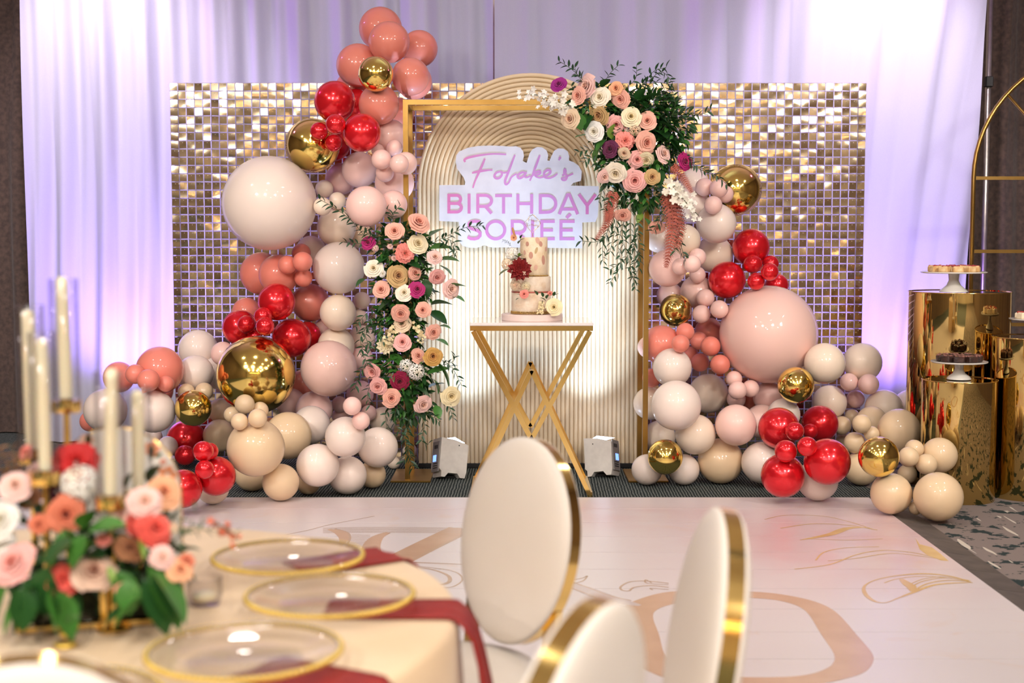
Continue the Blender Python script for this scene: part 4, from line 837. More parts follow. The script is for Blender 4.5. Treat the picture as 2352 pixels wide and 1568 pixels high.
LS = [rs((865, 580), (820, 520), (780, 485), (735, 458)), rs((880, 560), (850, 520), (800, 500)), rs((905, 510), (890, 480), (855, 464)), rs((895, 515), (905, 490), (920, 470)), rs((990, 560), (1030, 540), (1070, 522), (1112, 518)), rs((1000, 570), (1035, 565), (1050, 580)), rs((1020, 545), (1045, 560), (1040, 590)),
      rs((840, 560), (812, 558), (790, 555)), rs((860, 700), (832, 730), (815, 750)), rs((855, 720), (838, 760), (850, 800)), rs((850, 740), (828, 780), (845, 840)), rs((850, 830), (825, 860), (815, 895)), rs((860, 780), (832, 800), (828, 815)), rs((870, 850), (845, 900), (850, 930)),
      rs((1000, 820), (1035, 840), (1060, 885)), rs((1010, 840), (1040, 830), (1045, 815)), rs((1005, 890), (1030, 930), (1040, 960)), rs((915, 930), (905, 965), (925, 1000), (945, 1050)), rs((920, 950), (935, 990), (938, 1030), (925, 1062)), rs((960, 940), (975, 975), (968, 1010), (985, 1020)), rs((975, 950), (1000, 960), (1012, 968)), rs((895, 935), (885, 960), (895, 1000)), rs((940, 960), (932, 1010), (948, 1075)),
      rs((880, 540), (860, 545), (835, 530)), rs((880, 730), (870, 760), (885, 780)), ([(905, 745), (895, 770), (888, 790)], 'cream', -.12, 6), ([(955, 740), (965, 765), (968, 785)], 'cream', -.12, 6)]
arrangement('flower_arrangement', 'cascading roses and greenery tied low on the gold post beside the tall garland', (940, 1050), 8.30, fix(LA), LL, LS, [(925, 570, 70, 55, 1.3), (930, 660, 65, 60, 1.3), (915, 750, 58, 60, 1.3), (925, 850, 68, 65, 1.5), (940, 925, 50, 45, .8)], 31, ((930, 740), 0))
RA = [(1285, 197, 18, 'purple'), (1352, 199, 26, 'palepink'), (1331, 220, 19, 'salmon'), (1380, 225, 24, 'ivory'), (1417, 204, 17, 'peach'), (1428, 227, 21, 'salmon'), (1314, 274, 23, 'champagne'), (1380, 263, 24, 'tan'), (1367, 302, 22, 'white'), (1416, 286, 22, 'pink'), (1449, 268, 23, 'cream'), (1488, 279, 21, 'salmon'), (1435, 324, 20, 'coralpink', 'carnation'), (1481, 327, 26, 'salmon'), (1458, 299, 15, 'champagne', 'hydrangea'),
      (1403, 344, 19, 'plum'), (1435, 350, 14, 'champagne'), (1463, 365, 20, 'pink'), (1482, 364, 21, 'cream'), (1520, 355, 21, 'palepink'), (1569, 371, 20, 'magenta'), (1415, 395, 24, 'ivory'), (1386, 404, 17, 'palepink'), (1458, 413, 26, 'pink'), (1496, 406, 19, 'tan'), (1430, 491, 18, 'salmon'), (1508, 520, 18, 'salmon')]
RL = [(1440, 220, 1480, 240, 0), (1470, 235, 1510, 215, 0), (1500, 240, 1540, 260, 0), (1510, 280, 1565, 300, 0), (1505, 300, 1560, 330, 0), (1500, 260, 1545, 285, 0), (1335, 300, 1330, 265, 1), (1345, 310, 1325, 312, 1), (1380, 330, 1365, 365, 1), (1390, 320, 1372, 340, 1), (1405, 320, 1408, 290, 3), (1380, 200, 1395, 180, 0), (1340, 240, 1310, 232, 1), (1500, 380, 1530, 365, 1), (1520, 390, 1512, 420, 0), (1490, 420, 1472, 455, 0), (1505, 430, 1530, 455, 0), (1420, 420, 1440, 450, 0), (1445, 440, 1430, 460, 0), (1470, 495, 1480, 470, 1), (1480, 500, 1495, 520, 1), (1475, 490, 1465, 505, 3), (1540, 320, 1570, 345, 0), (1420, 370, 1440, 385, 0), (1365, 260, 1345, 290, 0), (1460, 230, 1475, 205, 0), (1540, 240, 1560, 220, 0)]
RS = [rs((1350, 195), (1320, 165), (1300, 150), (1283, 140)), rs((1340, 190), (1325, 170), (1320, 155)), rs((1330, 215), (1318, 205), (1312, 195)), rs((1385, 195), (1400, 170), (1420, 150)), rs((1440, 200), (1460, 180), (1462, 150)), rs((1450, 210), (1490, 185), (1520, 165), (1545, 190)), rs((1470, 205), (1500, 165), (1530, 155)), rs((1460, 215), (1500, 190), (1545, 195)), rs((1490, 235), (1520, 215), (1540, 205)),
      rs((1540, 265), (1575, 258), (1610, 262), (1635, 250)), rs((1550, 275), (1590, 270), (1600, 270)), rs((1520, 300), (1550, 250), (1545, 210)), rs((1560, 350), (1600, 380), (1640, 400), (1668, 422)), rs((1570, 360), (1610, 390), (1650, 405)), rs((1370, 345), (1345, 345), (1325, 350)), rs((1375, 355), (1350, 365), (1338, 375)), rs((1385, 415), (1382, 440), (1375, 465)), rs((1390, 430), (1400, 450), (1390, 480)),
      rs((1430, 460), (1405, 510), (1385, 560), (1385, 600)), rs((1440, 470), (1430, 540), (1445, 600), (1460, 665)), rs((1450, 480), (1450, 550), (1470, 600), (1455, 640)), rs((1420, 480), (1410, 540), (1400, 580)), rs((1460, 490), (1465, 540), (1440, 590), (1400, 620)), rs((1435, 500), (1420, 560), (1425, 610), (1400, 650)), rs((1400, 500), (1392, 540), (1370, 555), (1335, 553)), rs((1455, 520), (1470, 580), (1445, 620)),
      rs((1525, 440), (1545, 500), (1560, 550), (1575, 600)), rs((1530, 460), (1560, 510), (1555, 570)), rs((1520, 450), (1530, 500), (1545, 540), (1550, 580)), rs((1510, 450), (1520, 490), (1500, 530)),
      ([(1535, 440), (1545, 500), (1540, 560), (1530, 612)], 'fern', -.12, 26), ([(1545, 460), (1560, 520), (1555, 570)], 'fern', -.12, 24), ([(1410, 440), (1400, 480), (1395, 510), (1370, 548)], 'fern', -.12, 18), ([(1545, 380), (1570, 410), (1588, 440)], 'fern', -.12, 14),
      ([(1320, 240), (1275, 232), (1235, 218), (1205, 218)], 'white', -.12, 11), ([(1315, 250), (1275, 245), (1245, 225)], 'white', -.10, 10), ([(1535, 405), (1555, 435), (1580, 470), (1605, 495)], 'white', -.14, 12), ([(1540, 430), (1565, 455), (1590, 470)], 'white', -.12, 11)]
arrangement('flower_arrangement', 'large rose arrangement with trailing greenery tied across the upper corner of the gold frame', (1440, 420), 8.28, fix(RA), RL, RS, [(1370, 240, 60, 50, 1.1), (1440, 290, 80, 70, 1.8), (1500, 260, 55, 55, 1.0), (1440, 380, 70, 55, 1.4), (1500, 350, 60, 55, 1.0), (1470, 440, 60, 40, .9), (1545, 290, 40, 60, .7)], 32, ((1430, 320), 0))
# ------------------------------------------------------------------ balloons
def balloon_mb(seed, tail=0.10):
    r = random.Random(seed); mb = MB(); n, m = 32, 22; prof = []
    for i in range(m + 1):
        t = PI * i / m; rr = math.sin(t); z = math.cos(t)
        if z < 0: z *= 1.0 + tail * (max(0, (-z - .75)) / .25) ** 2
        prof.append((max(rr, 1e-6) * (1 - .02 * max(0, -z)), z))
    prof[-1] = (0.035, prof[-1][1]); prof += [(0.026, -1.0 - tail - .004), (0.05, -1.0 - tail - .016), (0.0, -1.0 - tail - .012)]
    vs = []; fs = []; k = len(prof)
    mb.lathe(prof[1:][::-1] + [(0, 1.0)], n, cap=False); return mb
BAL = balloon_mb(1, .0)
GL, GR = 'balloons of the tall garland', 'balloons of the short garland'
# px, py, radius px, colour, order from the back (0) to the front, label
B_L = [
(874, 66, 49, 'dusty', 1, 'topmost dusty coral balloon at the tip of the tall garland'),
(894, 97, 47, 'dusty', 3, 'dusty coral balloon with dark knot spot, just under the topmost one'),
(963, 112, 42, 'dusty', 1, 'dusty coral balloon jutting out beside the drape gap near the garland tip'),
(822, 150, 49, 'dusty', 2, 'dusty coral balloon on the outer side of the topmost gold balloon'),
(943, 176, 43, 'dusty', 2, 'dusty coral balloon just above the corner of the gold frame'),
(951, 187, 41, 'dusty', 1, 'dusty coral balloon half hidden behind the one above the frame corner'),
(870, 240, 46, 'dusty', 2, 'dusty coral balloon directly below the topmost gold balloon'),
(815, 206, 45, 'dusty', 0, 'dusty coral balloon mostly hidden behind red and gold near the top'),
(913, 262, 38, 'dusty', 0, 'dusty coral balloon squeezed behind the frame post under its corner'),
(863, 170, 40, 'gold', 4, 'topmost gold chrome balloon, nestled among dusty coral balloons'),
(769, 233, 47, 'red', 2, 'highest large red balloon of the tall garland'),
(831, 305, 44, 'red', 2, 'large red balloon at the inner side of the upper red cluster'),
(765, 330, 40, 'red', 1, 'large red balloon at the bottom of the upper red cluster'),
(818, 240, 36, 'red', 0, 'dark red balloon tucked behind the highest red one'),
(771, 285, 23, 'red', 4, 'uppermost small red balloon of the upper red cluster'),
(733, 301, 20.5, 'red', 4, 'small red balloon touching the gold orb in the upper cluster'),
(766, 328, 20, 'red', 4, 'lowest small red balloon of the upper red cluster'),
(718, 334, 62, 'gold', 1, 'big gold orb balloon behind the upper red cluster'),
(896, 314, 40, 'pink', 0, 'pale pink balloon under the coral ones beside the frame post'),
(826, 390, 41, 'pink', 1, 'pale pink balloon beneath the upper red cluster'),
(876, 366, 23, 'pink', 3, 'small pink balloon in front of the pale pink pair beside the post'),
(917, 376, 22, 'pink', 3, 'small pink balloon touching the frame post'),
(884, 397, 21, 'pink', 2, 'small pink balloon underneath its small pink neighbours'),
(906, 340, 19, 'pink', 2, 'small pink balloon highest of the pink four'),
(868, 345, 15, 'pink', 2, 'tiny pink balloon peeping behind the pink four'),
(906, 420, 45, 'pink', 0, 'large pale pink balloon half behind the frame post above its flowers'),
(932, 375, 26, 'blush', 0, 'lilac-lit balloon showing past the frame post'),
(783, 411, 36, 'pink', 0, 'pale pink balloon between the gold orb and the giant white one'),
(841, 474, 47, 'pink', 1, 'pale pink balloon just above the leafy sprays'),
(903, 470, 33, 'pink', 0, 'lilac-tinged balloon behind the roses at the post'),
(745, 434, 21, 'cream', 3, 'uppermost of three small cream balloons beside the giant white one'),
(741, 474, 21, 'cream', 3, 'lowest of three small cream balloons beside the giant white one'),
(775, 461, 20, 'cream', 2, 'inner one of three small cream balloons beside the giant white one'),
(773, 522, 45, 'cream', 1, 'cream balloon under the long leafy spray'),
(619, 467, 108, 'white', 2, 'giant white balloon in front of the shimmer panel'),
(714, 575, 34, 'cream', 0, 'cream balloon wedged below the giant white balloon'),
(826, 540, 30, 'tan', 0, 'tan balloon hidden behind leaves and white balloon'),
(778, 615, 60, 'white', 2, 'large white balloon beside the magenta rose'),
(600, 628, 49, 'coral', 1, 'outer coral balloon below the giant white one'),
(640, 630, 46, 'coral', 2, 'inner coral balloon below the giant white one'),
(660, 608, 21.5, 'coral', 3, 'small coral balloon on the outer side of its group of four'),
(695, 601, 23, 'coral', 4, 'foremost small coral balloon of the group of four'),
(692, 581, 22, 'coral', 2, 'highest small coral balloon of the group of four'),
(697, 638, 21, 'coral', 3, 'lowest small coral balloon of the group of four'),
(713, 695, 44, 'dusty', 1, 'dusty coral balloon behind the middle red cluster'),
(566, 716, 33, 'coral', 0, 'coral balloon peeping above the middle red cluster'),
(635, 693, 43, 'red', 2, 'highest large red balloon of the middle red cluster'),
(551, 752, 41, 'red', 2, 'outer large red balloon of the middle red cluster'),
(670, 776, 45, 'red', 2, 'inner large red balloon of the middle red cluster'),
(706, 770, 32, 'red', 1, 'dark red balloon behind the middle red cluster'),
(604, 726, 21, 'red', 4, 'highest small red balloon of the middle red cluster'),
(566, 745, 21, 'red', 4, 'outer small red balloon of the middle red cluster'),
(609, 749, 21.5, 'red', 5, 'front small red balloon of the middle red cluster'),
(584, 772, 16, 'red', 3, 'tiny red balloon tucked on top of the big gold orb'),
(776, 718, 42, 'cream', 2, 'cream balloon below the large white one, beside the rose column'),
(831, 690, 20, 'cream', 2, 'upper small cream balloon touching the rose column'),
(826, 728, 18, 'cream', 2, 'lower small cream balloon touching the rose column'),
(772, 794, 43, 'cream', 1, 'cream balloon half behind the big blush one'),
(831, 778, 32, 'cream', 0, 'cream balloon behind the leaves of the rose column'),
(743, 757, 25, 'blush', 0, 'blush balloon peeping between red and cream ones'),
(830, 822, 27, 'pink', 0, 'pale pink balloon behind the leafy edge of the rose column'),
(755, 846, 65, 'blush', 3, 'big blush balloon next to the largest gold orb'),
(588, 860, 91, 'gold', 3, 'largest gold orb balloon in the tall garland'),
(455, 803, 46, 'white', 0, 'white balloon below the shimmer panel corner'),
(449, 857, 42, 'white', 1, 'white balloon in front of the one below the panel corner'),
(500, 856, 38, 'white', 0, 'white balloon half behind the largest gold orb'),
(512, 812, 28, 'pink', 0, 'pink balloon peeping over the largest gold orb'),
(697, 884, 36, 'dusty', 0, 'shaded coral balloon between the gold orb and the big blush one'),
(721, 940, 43, 'pink', 1, 'pale pink balloon under the big blush one'),
(668, 925, 34, 'pink', 0, 'pink balloon under the edge of the largest gold orb'),
(715, 975, 44, 'white', 2, 'white balloon behind the larger tan one'),
(588, 1028, 67, 'tan', 4, 'largest tan balloon at the foot of the tall garland'),
(662, 1000, 55, 'tan', 3, 'second large tan balloon, behind the largest tan one'),
(562, 928, 23, 'tan', 6, 'highest small tan balloon in front of the largest gold orb'),
(597, 942, 20, 'tan', 5, 'small tan balloon at the inner end of its row under the gold orb'),
(592, 960, 22, 'tan', 6, 'small tan balloon resting on the largest tan one'),
(550, 968, 20, 'tan', 6, 'lowest small tan balloon of the row under the gold orb'),
(533, 952, 19, 'tan', 5, 'outermost small tan balloon of the row under the gold orb'),
(504, 1000, 38, 'tan', 3, 'tan balloon between the red cluster and the largest tan one'),
(507, 943, 29, 'tan', 2, 'tan balloon between the two lower gold balloons'),
(444, 937, 42, 'gold', 4, 'smaller gold chrome balloon low in the tall garland'),
(469, 899, 21, 'tan', 4, 'inner of two small tan balloons on the smaller gold one'),
(428, 900, 20, 'tan', 3, 'outer of two small tan balloons on the smaller gold one'),
(367, 850, 55, 'coral', 2, 'big coral balloon before the purple-lit drape'),
(273, 866, 36, 'coral', 1, 'coral balloon at the outer tip behind the tall candle'),
(311, 859, 23, 'coral', 4, 'outermost small coral balloon at the garland tip'),
(341, 873, 26, 'coral', 5, 'middle small coral balloon at the garland tip'),
(381, 881, 19, 'coral', 4, 'innermost small coral balloon at the garland tip'),
(362, 896, 36, 'coral', 1, 'coral balloon under the small coral ones at the garland tip'),
(354, 945, 49, 'white', 3, 'white balloon beside the smaller gold balloon, behind candles'),
(242, 942, 50, 'white', 3, 'white balloon at far left behind the candles'),
(207, 967, 24, 'coral', 2, 'coral balloon sliver at far left behind the candles'),
(352, 1002, 21, 'white', 3, 'small white balloon above the tiny one beside the candle glass'),
(352, 1032, 17, 'white', 4, 'tiny white balloon beside the round sign'),
(385, 1025, 24, 'white', 6, 'small white balloon in front of the lower red cluster'),
(428, 1010, 46, 'red', 3, 'highest large red balloon of the lower red cluster'),
(420, 1122, 45, 'red', 6, 'frontmost large red balloon resting low beside the table flowers'),
(496, 1093, 46, 'red', 4, 'large red balloon against the largest tan one'),
(425, 1045, 24, 'red', 7, 'outer small red balloon of the lower red cluster'),
(467, 1036, 24, 'red', 7, 'highest small red balloon of the lower red cluster'),
(482, 1036, 20, 'red', 6, 'small red balloon behind the highest small one of the lower cluster'),
(470, 1078, 22, 'red', 8, 'lowest small red balloon of the lower red cluster'),
(489, 1120, 38, 'cream', 2, 'cream balloon on the carpet under the lower red cluster'),
(578, 1087, 41, 'tan', 1, 'tan balloon on the carpet under the largest tan one'),
(645, 1107, 43, 'tan', 1, 'tan balloon on the carpet between tan and white ones'),
(708, 1108, 28, 'tan', 0, 'shaded tan balloon on the carpet at the back'),
(730, 1068, 50, 'white', 3, 'white balloon front and low, left of the flower base'),
(798, 1091, 45, 'white', 2, 'white balloon on the carpet in front of the base plate'),
(855, 1089, 32, 'tan', 0, 'shaded cream balloon on the carpet behind the front white ones'),
(793, 1003, 47, 'white', 4, 'white balloon below the small pink group'),
(868, 1027, 47, 'white', 3, 'white balloon next to the hanging leaves of the rose column'),
(809, 932, 21.5, 'pink', 6, 'front small pink balloon under the big blush one'),
(780, 928, 19, 'pink', 5, 'outer small pink balloon under the big blush one'),
(847, 948, 18.5, 'pink', 5, 'small pink balloon nearest the burgundy rose'),
(829, 966, 21, 'pink', 5, 'lowest small pink balloon above the white ones'),
(782, 955, 20, 'pink', 4, 'small pink balloon half hidden in its group'),
(827, 905, 32, 'pink', 1, 'pale pink balloon behind the small pink group'),
(880, 965, 31, 'cream', 1, 'cream balloon behind the hanging leaves'),
(941, 1034, 17, 'white', 1, 'small white balloon at the foot of the gold post'),
(904, 1062, 15, 'cream', 1, 'tiny cream balloon at the foot of the rose column'),
]
B_R = [
(1690, 436, 59, 'gold', 1, 'big gold orb balloon at the top of the short garland'),
(1588, 470, 41, 'white', 2, 'white balloon behind the white blossom spray'),
(1594, 420, 34, 'white', 1, 'highest white balloon of the short garland beside the gold orb'),
(1618, 430, 21, 'pink', 4, 'outer small pink balloon in front of the top gold orb'),
(1651, 433, 21, 'pink', 5, 'front small pink balloon against the top gold orb'),
(1638, 471, 21, 'pink', 4, 'lowest small pink balloon below the top gold orb'),
(1665, 446, 20, 'pink', 3, 'small pink balloon half hidden against the top gold orb'),
(1645, 513, 46, 'white', 2, 'white balloon under the top gold orb'),
(1572, 552, 37, 'cream', 1, 'cream balloon behind the rust ferns'),
(1513, 548, 32, 'white', 0, 'white balloon behind the dusty rose at the post'),
(1533, 616, 43, 'pink', 2, 'lilac-lit pink balloon touching the frame post'),
(1640, 584, 43, 'cream', 1, 'cream balloon next to the highest red balloon of the short garland'),
(1602, 590, 20, 'pink', 3, 'small pink balloon above the pink trio by the frame post'),
(1590, 606, 20, 'pink', 4, 'front small pink balloon of the trio by the frame post'),
(1563, 612, 20, 'pink', 3, 'small pink balloon overlapping the lilac-lit one'),
(1602, 631, 19, 'pink', 4, 'lowest small pink balloon of the trio by the frame post'),
(1538, 678, 30, 'blush', 0, 'blush balloon in shade above the lower gold balloon'),
(1600, 670, 38, 'blush', 1, 'blush balloon between the gold balloon and red ones'),
(1620, 684, 21, 'pink', 3, 'highest small pink balloon beside the large red pair'),
(1652, 710, 21, 'pink', 4, 'small pink balloon touching the giant blush one'),
(1611, 721, 21, 'pink', 4, 'small pink balloon next to the gold balloon by the post'),
(1552, 712, 37.5, 'gold', 3, 'gold chrome balloon beside the frame post, mid height'),
(1519, 791, 45, 'coral', 1, 'big coral balloon behind the frame post'),
(1490, 797, 26, 'blush', 0, 'lilac-lit balloon slipping out behind the frame post'),
(1574, 762, 21, 'coral', 3, 'highest small coral balloon of the short garland'),
(1563, 789, 21, 'coral', 4, 'outer small coral balloon in front of the big coral one'),
(1605, 782, 21, 'coral', 3, 'middle small coral balloon of the short garland'),
(1632, 795, 23, 'coral', 4, 'small coral balloon touching the giant blush one'),
(1608, 832, 21.5, 'coral', 4, 'lower small coral balloon next to the white one'),
(1654, 837, 23, 'coral', 4, 'lowest small coral balloon under the giant blush one'),
(1586, 813, 18, 'coral', 2, 'small coral balloon half hidden in the coral group'),
(1628, 762, 33, 'dusty', 1, 'shaded coral balloon behind the coral group'),
(1725, 568, 43, 'red', 2, 'highest red balloon of the short garland'),
(1670, 643, 43, 'red', 3, 'large red balloon resting above the giant blush one'),
(1784, 655, 27, 'red', 1, 'red balloon rising behind the giant blush one'),
(1729, 606, 21.5, 'red', 5, 'highest small red balloon of the short garland'),
(1768, 624, 20.5, 'red', 6, 'front small red balloon above the giant blush one'),
(1770, 605, 19, 'red', 4, 'small red balloon at the outer edge, above the front one'),
(1737, 646, 20, 'red', 4, 'small red balloon wedged on the giant blush one'),
(1765, 768, 113, 'blush', 3, 'giant blush balloon in the middle of the short garland'),
(1544, 844, 45, 'white', 3, 'white balloon in front of the big coral one'),
(1627, 903, 46, 'cream', 3, 'cream balloon under the lowest coral ones'),
(1553, 931, 58, 'white', 5, 'large white balloon beside the frame post'),
(1492, 926, 38, 'cream', 4, 'cream balloon covering the lower frame post'),
(1597, 997, 47, 'cream', 4, 'cream balloon above the shaded tan one'),
(1514, 1003, 38, 'cream', 3, 'cream balloon behind the lowest gold balloon'),
(1528, 1049, 41, 'gold', 6, 'lowest gold balloon, between two cream ones on the carpet'),
(1486, 1078, 36, 'white', 4, 'white balloon on the carpet beside the base plate'),
(1571, 1078, 36, 'white', 4, 'white balloon on the carpet next to the shaded tan one'),
(1655, 1058, 53, 'tan', 2, 'shaded tan balloon sitting on the striped carpet'),
(1690, 976, 48, 'blush', 4, 'blush balloon beside the lower red cluster of the short garland'),
(1750, 968, 40, 'blush', 3, 'blush balloon half behind the large lower red one'),
(1800, 952, 38, 'white', 3, 'white balloon peeping over the lower red cluster'),
(1750, 1062, 48, 'white', 4, 'white balloon behind the lower red cluster near the carpet'),
(1789, 983, 48, 'red', 6, 'upper outer large red balloon of the lower cluster'),
(1883, 973, 43, 'red', 6, 'upper inner large red balloon beside the small tan ones'),
(1900, 1060, 54, 'red', 7, 'largest red balloon, front of the lower cluster'),
(1798, 1092, 51, 'red', 7, 'lowest large red balloon just above the dance floor edge'),
(1825, 990, 22, 'red', 9, 'upper small red balloon of the lower cluster'),
(1861, 990, 18, 'red', 8, 'upper rear small red balloon of the lower cluster'),
(1805, 1036, 26, 'red', 9, 'lower outer small red balloon of the lower cluster'),
(1854, 1025, 23, 'red', 9, 'lower front small red balloon of the lower cluster'),
(1878, 1102, 48, 'white', 4, 'white balloon on the carpet under the largest red one'),
(1828, 884, 42, 'gold', 5, 'gold balloon under the giant blush one'),
(1894, 834, 47, 'cream', 4, 'cream balloon at the side of the giant blush one'),
(1981, 832, 45, 'cream', 2, 'cream balloon before the lower panel corner'),
(1950, 877, 21, 'pink', 5, 'upper inner small pink balloon below the two cream ones'),
(1995, 882, 24, 'pink', 5, 'upper outer small pink balloon below the two cream ones'),
(1965, 916, 21, 'pink', 6, 'lowest small pink balloon below the two cream ones'),
(1905, 924, 40, 'cream', 3, 'cream balloon behind the small pink trio'),
(2030, 938, 44, 'cream', 2, 'cream balloon before the purple drape foot'),
(2092, 938, 44, 'white', 1, 'white balloon against the gold cylinder'),
(2002, 968, 36, 'tan', 3, 'tan balloon behind the small tan group'),
(1957, 957, 18, 'tan', 3, 'small tan balloon highest of its group'),
(1934, 977, 22, 'tan', 6, 'small tan balloon touching the upper inner red one'),
(1979, 973, 22, 'tan', 6, 'small tan balloon in the centre of its group'),
(1963, 1016, 24.5, 'tan', 7, 'small tan balloon next to the largest red one'),
(2002, 996, 18, 'tan', 5, 'small tan balloon above the front gold balloon'),
(1937, 1010, 17, 'tan', 4, 'shaded small tan balloon behind the red cluster edge'),
(2065, 988, 50, 'tan', 3, 'big tan balloon behind the front gold balloon'),
(2103, 986, 32, 'tan', 2, 'tan balloon touching the gold cylinder'),
(2018, 1049, 47, 'gold', 7, 'front gold balloon low among the tan ones'),
(2087, 1049, 23.5, 'tan', 6, 'outer small tan balloon of the four by the gold cylinder'),
(2100, 1031, 22, 'tan', 5, 'highest small tan balloon of the four by the gold cylinder'),
(2128, 1066, 24.5, 'tan', 5, 'inner small tan balloon of the four by the gold cylinder'),
(2084, 1088, 22.5, 'tan', 5, 'lowest small tan balloon of the four by the gold cylinder'),
(2158, 1045, 41, 'tan', 4, 'tan balloon in front of the gold cylinder'),
(1978, 1075, 40, 'tan', 5, 'tan balloon behind the largest red one'),
(2047, 1133, 48, 'tan', 6, 'tan balloon resting on the corner of the dance floor'),
(2155, 1140, 57, 'tan', 6, 'largest tan balloon, on the carpet beyond the dance floor corner'),
(2103, 1166, 16, 'tan', 2, 'tiny tan balloon on the floor between the two lowest tan ones'),
(1686, 870, 19, 'pink', 4, 'small pink balloon directly under the lowest coral one'),
(1694, 896, 21.5, 'pink', 5, 'front small pink balloon under the giant blush one'),
(1724, 892, 20, 'pink', 4, 'inner small pink balloon under the giant blush one'),
(1691, 916, 22, 'pink', 3, 'lower rear small pink balloon under the giant blush one'),
(1766, 911, 37, 'pink', 2, 'pale pink balloon beneath the giant blush one'),
(1497, 868, 22, 'coral', 0, 'coral balloon sliver behind the frame post'),
(1735, 915, 40, 'dusty', 0, 'shaded coral balloon deep under the giant blush one'),
]
brnd = random.Random(9); placed = []
C_T = (2.706, 8.42, .30, 1.163); C_M = (2.545, 7.88, .207, .685); C_R = (2.985, 7.97, .222, .922)
OBST = [C_T, C_M, C_R] + [(x, y, .022, FTOP) for x in (LXF, RXF) for y in (FY0, FY1)]
BETWEEN = {(917, 376): 8.60, (896, 314): 8.61, (906, 420): 8.61, (932, 375): 8.71, (903, 470): 8.75, (1519, 791): 8.60, (1490, 797): 8.71, (1497, 868): 8.61, (1513, 548): 8.61}
def put(lst, grp):
    tot = {}
    for i, e in sorted(enumerate(lst), key=lambda q: (q[1][4], q[0])):
        px, py, r, col, lay, lab = e
        d = min(9.22 / (1 + r / F) - .012, 4800.0 / max(1.0, py + r - HOR))
        if d < 7.95 and (px - CX) / F * d < DX1 + .2: d = 4730.0 / max(1.0, py + r - HOR)
        for (x2, y2, r2, l2, d2) in [(lst[k][0], lst[k][1], lst[k][2], lst[k][4], v[0].y) for k, v in tot.items()]:
            if l2 < lay and math.hypot(px - x2, py - y2) < r + r2 - 2: d = min(d, d2 - .01)      # it stands in front of those it hides
        if (px, py) in BETWEEN: d = min(d, BETWEEN[(px, py)])          # tucked in between the front and rear post of the box stand
        while d > 6.6:
            c = P(px, py, d); rr = r * d / F; ok = True
            for (c2, r2) in tot.values():
                if (c - c2).length < 1.008 * (rr + r2): ok = False; break
            if c.z - rr < (.0235 if c.y < DY1 + rr and c.x < DX1 + .17 else .0015): ok = False
            for (ox, oy, orad, oh) in OBST:
                if ok and c.z - rr < oh and math.hypot(c.x - ox, c.y - oy) < orad + math.sqrt(max(0, rr * rr - max(0, c.z - oh) ** 2)) + .003: ok = False
            if ok and c.z - rr < AC.z + AR and math.hypot(max(0, abs(c.x - AC.x) - AR), max(0, 8.905 - c.y)) < rr + .003 and abs(c.x - AC.x) > AR * .7: ok = False
            if ok: break
            d -= .003
        c = P(px, py, d); tot[i] = (c, r * d / F)
    return tot
_bm = {}
for lst, grp, core in ((B_L, GL, None), (B_R, GR, None)):
    pos = put(lst, grp)
    for i, e in enumerate(lst):
        c, rr = pos[i]; px, py, r, col, lay, lab = e
        if col not in _bm: _bm[col] = BAL.mesh('balloon', BM[col])
        d = Vector((brnd.gauss(0, .35), 1.0, brnd.gauss(0, .35) - (.2 if c.z - rr > .05 else -.5))).normalized()
        q = (-d).to_track_quat('Z', 'Y') @ Quaternion((0, 0, 1), brnd.uniform(0, 6.28))
        o = link('balloon', _bm[col], loc=c, rot=q, scale=rr); tag(o, lab, 'balloon', grp, 'thing')
# ------------------------------------------------------------------ gold cylinders, arched rack and sweets
def cylinder(name, label, c, r, h):
    t = thing(name, label, 'plinth', (c[0], c[1], 0), group='gold mirror plinths')
    MB().lathe([(r - .001, 0), (r, .002), (r, h)], 96, cap=False).obj('shell', MIRRORGOLD, t)
    MB().lathe([(0, h - .004), (r - .002, h - .004), (r - .002, h)], 96, cap=False).obj('top_disc', MIRRORGOLD, t, sharp=30)
    MB().lathe([(r - .001, h), (r + .003, h), (r + .003, h - .006), (r, h - .006)], 96, cap=False).obj('rim', GOLD, t)
    return t
cylinder('gold_cylinder', 'tallest gold mirror cylinder plinth, behind the other two', C_T[:2], C_T[2], C_T[3])
cylinder('gold_cylinder', 'lowest gold mirror cylinder plinth, beside the tan balloons', C_M[:2], C_M[2], C_M[3])
cylinder('gold_cylinder', 'gold mirror cylinder plinth cut off by the picture edge', C_R[:2], C_R[2], C_R[3])
PORC = mat('white_porcelain', (242, 238, 228), 0.15, coat=0.5); vary(PORC, (243, 239, 230), (238, 233, 223), 5)
def stand(label, c, z, rp, h):
    t = thing('cake_stand', label, 'cake stand', (c[0], c[1], z), group='white pedestal cake stands')
    MB().lathe([(0, 0), (rp * .43, 0), (rp * .43, .006), (rp * .36, .018), (rp * .22, h * .35), (rp * .15, h * .6), (rp * .17, h * .95), (0, h * .96)], 36).obj('pedestal', PORC, t, sharp=60)
    MB().lathe([(0, h * .95), (rp * .5, h * .955), (rp * .97, h - .004), (rp, h), (rp, h + .005), (rp * .97, h + .006), (rp * .9, h + .003), (0, h + .003)], 48).obj('plate', PORC, t, sharp=60)
    return z + h + .003
BARM = mat('oat_pastry', (226, 192, 138), 0.7); vary(BARM, (236, 208, 158), (204, 158, 98), 22, 5, bump=.4, bscale=60)
BERRY = mat('berry_topping', (168, 60, 52), 0.4); CHOC = mat('chocolate_brownie', (62, 36, 30), 0.55); vary(CHOC, (70, 42, 34), (46, 28, 24), 30, 4, bump=.4, bscale=80); CHOCT = mat('cocoa_icing', (138, 92, 82), 0.6); vary(CHOCT, (150, 102, 90), (112, 70, 62), 25, bump=.3)
NUT = mat('cream_crumble', (240, 222, 190), 0.7)
